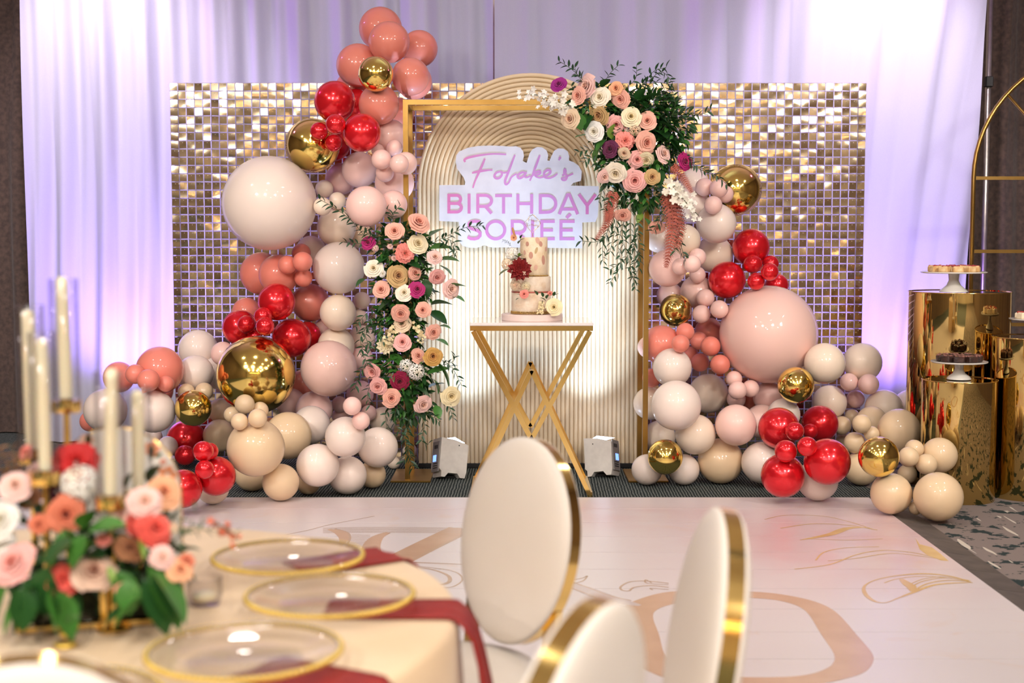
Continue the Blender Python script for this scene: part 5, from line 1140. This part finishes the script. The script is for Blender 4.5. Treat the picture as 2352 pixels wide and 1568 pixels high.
def bar(z, x, y, rz, s, mm, mt, cat, label, grp, seed):
    r = random.Random(seed); t = thing({'bar': 'pastry_bar', 'brownie': 'brownie'}[cat], label, cat if cat != 'bar' else 'pastry', (x, y, z), rz, grp)
    b = MB().box((0, 0, s[2] / 2), s, bev=.006)
    b.v = [(vx * (1 + .05 * r.uniform(-1, 1)), vy, vz + (r.uniform(-.004, .004) if vz > s[2] * .6 else 0)) for vx, vy, vz in b.v]; b.obj('base', mm, t, smooth=False)
    mb = MB()
    for k in range(7): mb.sphere((r.uniform(-.38, .38) * s[0], r.uniform(-.42, .42) * s[1], s[2]), r.uniform(.005, .010), 6, 4, sc3=(1.2, 1, .7))
    mb.obj('topping', mt, t)
def tray(c, z, rp, n, mm, mt, cat, words, grp):
    k = 0
    ring = [(0.0, 0.0)] if n > 8 else []
    m = n - len(ring)
    for q in range(m):
        a = 2 * PI * (q + .3) / m; ring.append((math.cos(a) * rp * .68, math.sin(a) * rp * .68))
    ORD = ('first', 'second', 'third', 'fourth', 'fifth', 'sixth', 'seventh')
    rows = {'front': sorted([q for q in ring if q[1] < -.01]), 'rear': sorted([q for q in ring if q[1] >= -.01])}
    for (x, y) in ring:
        k += 1; row = 'front' if (x, y) in rows['front'] else 'rear'; place = ORD[rows[row].index((x, y))] + ' from left in the ' + row + ' half of'
        bar(z, c[0] + x, c[1] + y, math.atan2(y, x) + (0 if (x, y) != (0, 0) else .4), (.052, .060, .036), mm, mt, cat, words.replace('among the others on', place), grp, k + int(z * 1000))
z1 = stand('white pedestal cake stand of berry pastries on the tallest cylinder', (2.63, 8.30), C_T[3], .192, .116)
tray((2.63, 8.30), z1, .18, 11, BARM, BERRY, 'bar', 'berry pastry bar among the others on the highest cake stand', 'berry pastries on the highest stand')
z2 = stand('white pedestal cake stand of chocolate brownies on the lowest cylinder', (C_M[0] - .005, C_M[1]), C_M[3], .157, .098)
tray((C_M[0] - .005, C_M[1]), z2, .146, 10, CHOC, CHOCT, 'brownie', 'dark chocolate brownie among the others on the lowest cake stand', 'brownies on the lowest stand')
z3 = stand('white pedestal cake stand of pale sweets on the cylinder at the picture edge', (C_R[0] + .03, C_R[1]), C_R[3], .16, .098)
tray((C_R[0] + .03, C_R[1]), z3, .145, 9, NUT, BERRY, 'bar', 'cream crumble sweet among the others on the cut-off cake stand', 'cream sweets on the cut-off stand')
# arched rack
RY = 8.95; rk = RY / F; rx0 = P(2236, 408, RY).x; rr_ = 285 * rk; rcz = P(2236, 408, RY).z
rack = thing('arched_rack', 'tall gold tube rack with rounded top behind the gold cylinders', 'rack', (rx0 + rr_, RY, 0))
pts = [(-rr_, 0, 0), (-rr_, 0, rcz)] + [(-rr_ * math.cos(PI * k / 32), 0, rcz + rr_ * math.sin(PI * k / 32)) for k in range(1, 32)] + [(rr_, 0, rcz), (rr_, 0, 0)]
MB().tube(pts, .0145, 10).obj('arch_tube', FRAMEGOLD, rack)
for py in (409, 577, 745): MB().beam((-rr_ + .012, 0, P(2236, py, RY).z), (rr_ - .012, 0, P(2236, py, RY).z), .022, .022).obj('shelf_rail', FRAMEGOLD, rack, smooth=False)
for s in (-1, 1): MB().tube([(s * rr_ * math.cos(math.radians(42)), 0, rcz + rr_ * math.sin(math.radians(42)) - .01), (s * rr_ * .32, 0, rcz + .16), (s * .05, 0, rcz + .02)], .010, 8).obj('brace', FRAMEGOLD, rack); MB().box((s * rr_, 0, .006), (.05, .35, .012)).obj('foot', FRAMEGOLD, rack, smooth=False)
# ------------------------------------------------------------------ banquet table
TC = Vector((-.97, 2.72, 0)); TR_ = .86; TZ = .75
CLOTH = mat('champagne_satin', (236, 208, 168), 0.5, sheen=.3); vary(CLOTH, (238, 211, 172), (230, 200, 158), 5, bump=.04, bscale=220)
CHAIRS = [(1192, 1241, 3.62, 129), (1618, 1430, 2.68, 92), (1304, 1640, 2.02, 62), (62, 1740, 1.77, 16)]
SEATS = []
for px_, py_, d_, a_ in CHAIRS: b = P(px_, py_, d_) - Matrix.Rotation(math.radians(a_), 3, 'Z') @ Vector((0, -.235, 0)); SEATS.append((b.x, b.y))
mb = MB(); n = 160; vs = []; prof = [(0, TZ), (.3, TZ), (.6, TZ), (.8, TZ), (TR_ - .015, TZ), (TR_ - .003, TZ - .004), (TR_ + .003, TZ - .016), (TR_ + .005, TZ - .06), (TR_ + .008, TZ - .16), (TR_ + .010, TZ - .24), (TR_ + .012, TZ - .30), (TR_ + .016, TZ - .4), (TR_ + .02, TZ - .55), (TR_ + .025, .024)]
for i, (r, z) in enumerate(prof):
    for j in range(n):
        a = 2 * PI * j / n; dz = max(0, TZ - .03 - z); f = .03 * dz * math.sin(15 * a + .8 * math.sin(3 * a)) + .012 * dz * math.sin(31 * a)
        R_ = r + f * 1.4
        if z < .60:                       # the cloth is pushed in where a chair seat stands under the table edge
            for (sx, sy) in SEATS:
                px_, py_ = sx - TC.x, sy - TC.y; b_ = px_ * math.cos(a) + py_ * math.sin(a); q_ = .33 ** 2 - (px_ * px_ + py_ * py_ - b_ * b_)
                if b_ > 0 and q_ > 0: R_ = min(R_, max(.3, b_ - math.sqrt(q_)) + (.12 if z > .5 else 0))
        vs.append((TC.x + R_ * math.cos(a), TC.y + R_ * math.sin(a), z))
mb.add(vs, [(i * n + j, i * n + (j + 1) % n, (i + 1) * n + (j + 1) % n, (i + 1) * n + j) for i in range(len(prof) - 1) for j in range(n)])
tag(mb.obj('tablecloth', CLOTH), 'champagne satin cloth over the round guest table', 'tablecloth', kind='thing')
NAPK = mat('burgundy_satin_napkin', (150, 46, 40), 0.55, spec=.25); vary(NAPK, (154, 48, 42), (138, 38, 36), 20, bump=.05, bscale=200)
GLASS = mat('clear_glass', (255, 255, 255), 0.0, trans=1.0, ior=1.45)
def thin_glass(name, tint=(1, 1, 1, 1), refl=.10, edge=None):
    m = bpy.data.materials.new(name); m.use_nodes = True; n, l = m.node_tree.nodes, m.node_tree.links; n.clear()
    o = n.new('ShaderNodeOutputMaterial'); t = n.new('ShaderNodeBsdfTransparent'); t.inputs[0].default_value = tint; g = n.new('ShaderNodeBsdfGlossy'); g.inputs['Roughness'].default_value = .03
    if edge:                              # sides of a tube tinted darker, painting in the dark edges of refraction
        lf = n.new('ShaderNodeLayerWeight'); lf.inputs[0].default_value = .5; pw = n.new('ShaderNodeMath'); pw.operation = 'POWER'; pw.inputs[1].default_value = 4.0; l.new(lf.outputs['Facing'], pw.inputs[0])
        me = n.new('ShaderNodeMix'); me.data_type = 'RGBA'; me.inputs[6].default_value = tint; me.inputs[7].default_value = edge; l.new(pw.outputs[0], me.inputs[0]); l.new(me.outputs[2], t.inputs[0])
    lw = n.new('ShaderNodeLayerWeight'); lw.inputs[0].default_value = .25; mr = n.new('ShaderNodeMapRange'); mr.inputs[3].default_value = refl * .4; mr.inputs[4].default_value = min(1, refl * 5); l.new(lw.outputs['Fresnel'], mr.inputs[0])
    mx = n.new('ShaderNodeMixShader'); l.new(mr.outputs[0], mx.inputs[0]); l.new(t.outputs[0], mx.inputs[1]); l.new(g.outputs[0], mx.inputs[2]); l.new(mx.outputs[0], o.inputs[0]); return m
TGLASS = thin_glass('thin_clear_glass', (1, 1, 1, 1), .045)
RIMG = mat('grey_glass_edge', (160, 156, 158), 0.1, trans=.4)
BEADG = mat('gold_bead', rough=.3, metal=.6, lin=(0.75, 0.55, 0.18, 1)); vary(BEADG, (238, 208, 108), (226, 194, 92), 30)
def plate(px, py, lab):
    c = FP(px, py, TZ + .028); t = thing('charger_plate', lab, 'plate', (c.x, c.y, TZ), group='glass charger plates'); r = .1635; t.location.z += .0105
    MB().lathe([(0, .006), (r * .62, .006), (r * .70, .009), (r * .9, .017), (r, .020), (r, .023), (r * .9, .020), (r * .70, .012), (r * .62, .009), (0, .009)], 64).obj('dish', TGLASS, t)
    MB().lathe([(0, 0.001), (r * .6, .001), (r * .62, .004), (0, .004)], 48).obj('foot', TGLASS, t)
    MB().lathe([(r - .003, .024), (r + .001, .026), (r + .002, .021), (r - .002, .019)], 64, cap=False).obj('edge', RIMG, t)
    mb = MB()
    for k in range(92): a = 2 * PI * k / 92; mb.sphere(((r + .003) * math.cos(a), (r + .003) * math.sin(a), .0215), .0060, 7, 5)
    mb.obj('beaded_rim', BEADG, t)
plate(662, 1280, 'gold-beaded glass charger plate farthest along the table edge'); plate(758, 1369, 'gold-beaded glass charger plate beside the burgundy napkin that hangs down straight')
plate(562, 1497, 'gold-beaded glass charger plate nearest the camera, seen whole'); plate(118, 1612, 'gold-beaded glass charger plate cut off by the chair at bottom left')
def napkin(c0, outward, lab, L0=.12, wd=.15, hang=.42, skew=0.0):
    o_ = Vector(outward).normalized(); s = Vector((-o_.y, o_.x, 0)); st = []
    rel = c0 - Vector((TC.x, TC.y, c0.z)); b = rel.dot(o_); cc = rel.length_squared - (TR_ + .004) ** 2; dist = -b + math.sqrt(b * b - cc)
    prof = [(-L0, 0), (0, 0), (dist * .5, 0), (dist - .03, 0), (dist - .006, -.002), (dist + .016, -.012), (dist + .032, -.04), (dist + .046, -.10), (dist + .056, -.16), (dist + .064, -.21), (dist + .070, -hang)]
    vs = []; m = len(prof); K = 9
    for i, (u, z) in enumerate(prof):
        for j in range(K):
            v = (j / (K - 1) - .5) * wd * (1 - .1 * max(0, -z)); lift = .0058 + .002 * math.sin(j * 1.4 + i * .6)
            vs.append(c0 + o_ * (u + (.01 * math.sin(j * 1.7) * min(1, -z * 6) if z < 0 else 0) + skew * v) + s * v + Vector((0, 0, z + (lift if z > -.01 else .0))))
    top = len(vs); vs += [v - Vector((0, 0, .0026)) - o_ * (.003 if prof[i // K][1] < -.005 else 0) for i, v in enumerate(vs)]
    fs = [(i * K + j, i * K + j + 1, (i + 1) * K + j + 1, (i + 1) * K + j) for i in range(m - 1) for j in range(K - 1)]; fs += [tuple(q + top for q in f[::-1]) for f in fs]
    for i in range(m - 1): fs += [(i * K, (i + 1) * K, (i + 1) * K + top, i * K + top), (i * K + K - 1, i * K + K - 1 + top, (i + 1) * K + K - 1 + top, (i + 1) * K + K - 1)]
    fs += [(j, j + top, j + 1 + top, j + 1) for j in range(K - 1)]
    root = Vector((c0.x, c0.y, TZ)); o = MB().add([v - root for v in vs], fs).obj('napkin', NAPK, loc=root); tag(o, lab, 'napkin', 'burgundy napkins', 'thing')
q = FP(700, 1306, TZ); napkin(Vector((q.x, q.y, TZ)), (.75, .55, 0), 'burgundy napkin under the farthest charger plate', .02, .15, .26)
q = FP(800, 1402, TZ); napkin(Vector((q.x, q.y, TZ)), (1.0, -.02, 0), 'burgundy napkin hanging over the table edge beside the oval chair', .045, .145, .26)
q = FP(640, 1548, TZ); napkin(Vector((q.x, q.y, TZ)), (.82, -.5, 0), 'burgundy napkin under the nearest charger plate', .05, .15, .25)
# ------------------------------------------------------------------ chairs
LEATH = mat('white_leatherette', (232, 224, 214), 0.45, spec=.4); vary(LEATH, (233, 226, 216), (229, 220, 208), 3, bump=.03, bscale=120)
def chair_meshes():
    hw, hh, zc, yb, tilt = .222, .272, .677, -.235, math.radians(9.5); parts = []
    Mt = Matrix.Translation((0, yb, zc)) @ Matrix.Rotation(tilt, 4, 'X')
    def pad(sgn):
        vs = [Vector((0, sgn * .052, 0))]; n = 48; rings = [(.3, .050), (.55, .047), (.75, .042), (.88, .035), (.96, .027), (1.0, .0175), (.99, .016)]
        for (s, y) in rings:
            for j in range(n): a = 2 * PI * j / n; vs.append(Vector((hw * s * math.cos(a), sgn * y, hh * s * math.sin(a))))
        fs = [(0, 1 + j, 1 + (j + 1) % n) if sgn < 0 else (0, 1 + (j + 1) % n, 1 + j) for j in range(n)]
        for i in range(len(rings) - 1):
            for j in range(n):
                q = (1 + i * n + j, 1 + i * n + (j + 1) % n, 1 + (i + 1) * n + (j + 1) % n, 1 + (i + 1) * n + j); fs.append(q if sgn > 0 else q[::-1])
        return MB().add(vs, fs).xf(Mt)
    parts.append(('backrest_front_pad', pad(1).mesh('backrest_front_pad', LEATH))); parts.append(('backrest_rear_pad', pad(-1).mesh('backrest_rear_pad', LEATH)))
    n = 72; vs = []
    for j in range(n):
        a = 2 * PI * j / n
        for (s, y) in ((.975, -.0165), (.996, -.0165), (.996, .0165), (.975, .0165)): vs.append(Vector((hw * s * math.cos(a), y, hh * s * math.sin(a))))
    mb = MB().add(vs, [(4 * j + k, 4 * ((j + 1) % n) + k, 4 * ((j + 1) % n) + (k + 1) % 4, 4 * j + (k + 1) % 4) for j in range(n) for k in range(4)]).xf(Mt); me = mb.mesh('back_frame', GOLD); me.set_sharp_from_angle(angle=.6); parts.append(('back_frame', me))
    parts.append(('seat_cushion', MB().lathe([(0, .342), (.215, .342), (.235, .355), (.240, .368), (.225, .384), (.17, .395), (0, .400)], 48).mesh('seat_cushion', LEATH)))
    me = MB().lathe([(0, .312), (.232, .312), (.236, .315), (.236, .340), (.232, .343), (0, .343)], 48).mesh('seat_band', GOLD); me.set_sharp_from_angle(angle=.6); parts.append(('seat_band', me))
    for s in (-1, 1):
        parts.append(('back_strut', MB().beam((s * .150, -.185, .32), (s * .168, -.216, .53), .036, .022).mesh('back_strut', GOLD, False)))
        parts.append(('leg', MB().tube([(s * .155, .15, .318), (s * .17, .19, .2), (s * .18, .21, 0)], [.017, .015, .012], 10).mesh('leg', GOLD)))
        parts.append(('leg', MB().tube([(s * .155, -.15, .318), (s * .175, -.20, .2), (s * .19, -.24, 0)], [.017, .015, .012], 10).mesh('leg', GOLD)))
    return parts
CP = chair_meshes()
def chair(px, py, d, rz, lab):
    b = P(px, py, d); back = Matrix.Rotation(rz, 3, 'Z') @ Vector((0, -.235, 0)); t = thing('oval_back_chair', lab, 'chair', (b.x - back.x, b.y - back.y, 0.0225), rz, 'white oval-back chairs')
    for nm, me in CP: link(nm, me, t)
for (px, py, d, a), lab in zip(CHAIRS, ('white oval-back chair with gold rim standing before the cake table', 'white oval-back chair seen edge-on beside the large floor letter', 'white oval-back chair nearest, turned away, low in the middle', 'white oval-back chair at the bottom left corner before the cut-off plate')):
    chair(px, py, d, math.radians(a), lab)
# ------------------------------------------------------------------ centrepiece
frnd.seed(77)
CD = 2.62
def cp(px, py, d=CD): return P(px, py, d)
zt = TZ + .003
GF = FP(190, 1447, TZ + .01); GB = FP(410, 1420, TZ + .01)
cst = thing('flower_trough', 'low gold wire trough holding the table flowers', 'centrepiece stand', (TC.x + .02, 2.72, TZ))
o_ = -Vector(cst.location); gw = .009
c1, c2 = Vector((GF.x - .12, GF.y + .0, 0)), Vector((GB.x, GB.y, 0)); dirv = (c2 - c1); nrm = Vector((-dirv.y, dirv.x, 0)).normalized() * .24
qd = [c1, c2, c2 + nrm, c1 + nrm]
for z in (zt + .006,):
    for i in range(4): MB().beam(qd[i] + Vector((0, 0, z)) + o_, qd[(i + 1) % 4] + Vector((0, 0, z)) + o_, gw, gw, up=(0, 0, 1)).obj('rail', GOLD, cst, smooth=False)
mid = (qd[0] + qd[1]) / 2; pm = FP(240, 1440, TZ + .01); MB().beam(Vector((pm.x, pm.y, zt)) + o_, Vector((pm.x, pm.y, zt + .105)) + o_, .012, gw).obj('post', GOLD, cst, smooth=False)
ctr = (qd[0] + qd[2]) / 2; ang = math.atan2(dirv.y, dirv.x)
MOSS = mat('dark_floral_foam', (38, 44, 28), 0.9); vary(MOSS, (44, 52, 30), (28, 32, 22), 40, bump=.5)
MB().box(Vector((ctr.x, ctr.y, zt + .05)) + o_, (dirv.length - .03, .20, .085), Matrix.Rotation(ang, 3, 'Z'), bev=.01).obj('foam', MOSS, cst, smooth=False)
cf = thing('table_flowers', 'coral, blush and red flowers with broad dark leaves in the gold trough', 'flower arrangement', (ctr.x, ctr.y, TZ + .09))
ck_ = CD / F
for (px, py, r_, col, d, kind) in ((38, 1302, 54, 'pink', 2.56, 'rose'), (145, 1332, 36, 'coral', 2.54, 'carnation'), (217, 1320, 50, 'taupe', 2.55, 'rose'), (292, 1264, 34, 'brown', 2.56, 'rose'), (150, 1183, 46, 'terracotta', 2.60, 'rose'), (92, 1205, 24, 'terracotta', 2.58, 'rose'), (332, 1155, 36, 'palepink', 2.58, 'carnation'), (276, 1188, 28, 'palepink', 2.60, 'rose'),
                                   (352, 1218, 40, 'coral', 2.56, 'carnation'), (318, 1205, 30, 'coral', 2.60, 'carnation'), (175, 1066, 48, 'red', 2.66, 'carnation'), (186, 1112, 50, 'white', 2.63, 'hydrangea'), (372, 1281, 27, 'palepink', 2.53, 'carnation'), (412, 1312, 32, 'peach', 2.54, 'rose'), (428, 1290, 20, 'terracotta', 2.55, 'rose'), (238, 1240, 17, 'coralpink', 2.53, 'carnation'), (282, 1356, 18, 'coralpink', 2.50, 'carnation'),
                                   (36, 1118, 36, 'palepink', 2.62, 'rose'), (12, 1200, 48, 'white', 2.60, 'rose'), (0, 1255, 40, 'white', 2.6, 'rose'), (372, 1135, 42, 'peach', 2.66, 'rose'), (80, 1090, 26, 'palepink', 2.68, 'carnation'), (130, 1130, 30, 'plum', 2.70, 'carnation'), (70, 1150, 28, 'brown', 2.66, 'rose'), (398, 1215, 16, 'champagne', 2.58, 'hydrangea'), (60, 1040, 18, 'coralpink', 2.72, 'carnation')):
    loc = cp(px, py, d)
    if kind == 'rose': rose(cf, loc, r_ * d / F, col, Vector(((px - 200) / 300, 0, .5)), .25, label={'brown': 'toffee brown rose', 'white': 'white rose', 'terracotta': 'terracotta rose', 'taupe': 'taupe rose'}.get(col))
    else: bloom(cf, loc, r_ * d / F, col, kind, Vector(((px - 200) / 300, 0, .5)), label={'red': 'flat red carnation'}.get(col))
for (px, py, ex, ey, mi, d, W) in ((350, 1310, 440, 1425, 1, 2.50, .7), (330, 1330, 400, 1450, 0, 2.49, .6), (290, 1330, 300, 1410, 1, 2.49, .75), (110, 1360, 185, 1455, 1, 2.49, .8), (60, 1370, -10, 1450, 1, 2.49, .7), (40, 1350, 60, 1450, 0, 2.48, .8), (150, 1360, 100, 1450, 1, 2.48, .7), (200, 1230, 150, 1300, 1, 2.51, .8), (170, 1240, 90, 1290, 0, 2.52, .8), (200, 1225, 270, 1180, 1, 2.52, .8), (190, 1215, 200, 1160, 1, 2.54, .7), (320, 1370, 250, 1430, 1, 2.48, .6), (340, 1300, 425, 1440, 1, 2.52, .62), (270, 1310, 305, 1405, 1, 2.53, .7), (120, 1330, 190, 1450, 0, 2.52, .8), (80, 1340, 20, 1455, 1, 2.52, .8), (110, 1300, 90, 1420, 0, 2.53, .7), (160, 1250, 95, 1310, 1, 2.55, .7), (170, 1220, 110, 1250, 1, 2.57, .6), (180, 1225, 260, 1200, 1, 2.57, .7), (200, 1260, 240, 1225, 1, 2.55, .6), (180, 1260, 145, 1205, 1, 2.56, .6), (150, 1262, 200, 1235, 3, 2.54, .4), (320, 1240, 335, 1280, 3, 2.54, .4), (250, 1300, 262, 1340, 3, 2.52, .4), (200, 1270, 240, 1275, 0, 2.56, .8), (300, 1320, 250, 1390, 0, 2.54, .7), (340, 1110, 362, 1050, 2, 2.68, .4), (290, 1120, 300, 1080, 2, 2.66, .4), (390, 1250, 425, 1245, 4, 2.56, .5), (20, 1330, -30, 1420, 1, 2.53, .8), (60, 1320, 130, 1400, 0, 2.54, .8), (290, 1390, 240, 1430, 0, 2.54, .6), (380, 1280, 405, 1250, 4, 2.57, .5)):
    a, b = cp(px, py, d), cp(ex, ey, d - .02); dd = b - a; big_leaf(cf, a, dd.length, dd, mi, W=W, roll=frnd.uniform(-.4, .4))
DRYM = mat('dry_straw_stem', (150, 112, 78), 0.8)
for pts in ([(70, 1130), (30, 1070), (-10, 1040)], [(80, 1120), (50, 1060), (20, 1020)], [(70, 1150), (20, 1110), (-20, 1085)], [(60, 1140), (30, 1090), (5, 1070)]): spray(cf, [cp(x, y, 2.68) for x, y in pts], .028, .010, DRYM, 'dry_grass_stem', W=.12)
for pts in ([(400, 1240), (440, 1210), (480, 1190)], [(410, 1230), (470, 1215), (540, 1225)], [(400, 1220), (430, 1180), (450, 1165)]): spray(cf, [cp(x, y, 2.62) for x, y in pts], .018, .012, LEAFM[4], 'wispy_stem', W=.22); 
blossom_spray(cf, [cp(480, 1195, 2.62), cp(520, 1215, 2.62), cp(550, 1238, 2.62)], .009, .012, 'terracotta', 'small_blossom_stem')
foliage_mass(cf, [(cp(90, 1250, 2.66), (.12, .08, .09), 1.2), (cp(240, 1260, 2.66), (.12, .08, .09), 1.3), (cp(340, 1260, 2.64), (.08, .07, .08), .9)], 90, .04, LEAFM[0])
# candles in glass tubes on gold holders
WAX = mat('ivory_wax', (252, 240, 208), 0.45, spec=.4, sub=0.3); vary(WAX, (253, 241, 211), (250, 236, 200), 3)
TUBEG = thin_glass('acrylic_tube', (.985, .985, .99, 1), .05, (.42, .40, .42, 1))
WICK = mat('candle_wick', (70, 60, 50), 0.9)
for (cx_, top, bot, tubetop, d, tilt, lab, hl) in ((75, 709, 1030, 699, 2.78, -.012, 'ivory taper candle in glass tube at far left', 'farthest left candle'), (104, 773, 1078, 760, 2.62, -.004, 'ivory taper candle on a low gold holder, second from the left', 'second candle from the left'), (152, 634, 914, 640, 2.80, -.012, 'tallest ivory taper candle, on the highest gold holder', 'tallest candle'),
                                       (254, 842, 1135, 850, 2.60, .030, 'slightly leaning ivory taper candle above the white hydrangea', 'slightly leaning candle'), (318, 893, 1122, 887, 2.68, .010, 'shortest ivory taper candle, nearest the red balloons', 'shortest candle')):
    a = cp(cx_, bot, d); h_ = (bot - top) * d / F; zc_ = a.z; t = thing('taper_candle_holder', 'gold stem holder and clear tube of the ' + hl, 'candle holder', (a.x, a.y, TZ + .002), group='gold candle holders')
    zc_ -= TZ + .002; Rt = 33 * d / F
    MB().lathe([(0, 0), (.031, 0), (.031, .004), (.008, .010), (.006, zc_ - .03), (.010, zc_ - .026), (0, zc_ - .025)], 24).obj('stem', GOLD, t, sharp=50)
    MB().lathe([(0, zc_ - .028), (Rt, zc_ - .028), (Rt + .001, zc_ - .026), (Rt + .001, zc_ - .004), (Rt - .002, zc_ - .004), (.014, zc_ - .003), (.014, zc_ - .001), (.0, zc_ - .001)], 32).obj('cup', GOLD, t, sharp=50)
    tt = (bot - tubetop) * d / F
    MB().lathe([(Rt - .003, zc_ - .0035), (Rt - .003, zc_ + tt), (Rt - .001, zc_ + tt + .001), (Rt, zc_ + tt), (Rt, zc_ - .004)], 32, cap=False).obj('glass_tube', TUBEG, t)
    c = thing('taper_candle', lab, 'candle', (a.x, a.y, TZ + .002 + zc_)); rc = 14.5 * d / F; c.rotation_euler = (0, tilt, 0)
    MB().lathe([(0, 0), (rc, 0), (rc * 1.02, h_ * .5), (rc * .94, h_ - .006), (rc * .5, h_), (0, h_)], 20).obj('wax', WAX, c, sharp=50)
    MB().tube([(0, 0, h_ - .002), (0, 0, h_ + .006)], .0012, 5).obj('wick', WICK, c)
# round white sign with painted flowers behind the table flowers
SD = 2.86; s0 = cp(270, 1200, SD); rs_ = 148 * SD / F
SGW = mat('white_card_sign', (244, 240, 232), 0.4); cz_ = cp(270, 1128, SD).z
sg = thing('table_sign', 'round-topped white table sign with painted flowers behind the candles', 'table sign', (s0.x, SD, TZ))
prof = [(-rs_, .0), (-rs_, cz_ - TZ)] + [(-rs_ * math.cos(PI * k / 28), cz_ - TZ + rs_ * math.sin(PI * k / 28)) for k in range(1, 28)] + [(rs_, cz_ - TZ), (rs_, 0)]
MB().prism(prof, lambda u, v, q: Vector((u, q, v)), .006).obj('card', SGW, sg, smooth=False)
MB().tube([(u, .003, v) for u, v in prof], .0028, 6).obj('gold_edge', GOLD, sg)
for (px, py, r_, col) in ((200, 1010, 16, 'palepink'), (350, 1030, 18, 'peach'), (385, 1090, 22, 'peach'), (395, 1140, 18, 'taupe'), (185, 1025, 10, 'coralpink'), (375, 1060, 8, 'salmon')):
    q = cp(px, py, SD) - Vector(sg.location)
    for k in range(5): a = 2 * PI * k / 5; MB().add([(q.x + r_ * SD / F * (.62 * math.cos(a) + .42 * math.cos(b)), -.0012, q.z + r_ * SD / F * (.62 * math.sin(a) + .42 * math.sin(b))) for b in [2 * PI * j / 10 for j in range(10)]], [tuple(range(10))]).obj('painted_petal', FM[col], sg, smooth=False)
for (x0, y0, x1, y1) in ((345, 1060, 350, 1015), (352, 1050, 375, 1040), (200, 1030, 205, 990)):
    a, b = cp(x0, y0, SD) - Vector(sg.location), cp(x1, y1, SD) - Vector(sg.location); d_ = (b - a); n_ = Vector((-d_.z, 0, d_.x)) * .18; MB().add([Vector((v.x, -.0012, v.z)) for v in (a, a + d_ * .5 + n_, b, a + d_ * .5 - n_)], [(0, 1, 2, 3)]).obj('painted_leaf', LEAFM[0], sg, smooth=False)
# small glass things
def votive(px, py, lab):
    c = FP(px, py, TZ); t = thing('glass_votive', lab, 'votive', (c.x, c.y, TZ + .001), group='clear glass votives')
    MB().lathe([(0, 0), (.030, 0), (.036, .02), (.036, .055), (.033, .056), (.032, .02), (.026, .008), (0, .008)], 28).obj('cup', TUBEG, t)
    MB().lathe([(0, .009), (.024, .009), (.024, .024), (0, .025)], 20).obj('tealight', WAX, t)
votive(470, 1388, 'clear glass votive right of the broad green leaf'); votive(250, 1555, 'clear glass votive behind the cut-off plate') if False else None
c = FP(150, 1488, TZ); t = thing('crystal_napkin_ring', 'clear crystal bow-shaped ring lying in front of the gold trough', 'napkin ring', (c.x, c.y, TZ + .002))
mb = MB()
for s in (-1, 1): mb.tube([(s * (.022 + .024 * math.cos(a)), .012 * math.sin(2 * a), .030 + .026 * math.sin(a)) for a in [2 * PI * k / 18 for k in range(19)]], .0055, 8)
mb.obj('bow', TUBEG, t); MB().sphere((0, 0, .026), .010, 12, 8).obj('bead', BEADG, t)
MB().lathe([(.012, .0), (.020, .001), (.020, .008), (.012, .009)], 20, cap=False).obj('ring', BEADG, t)
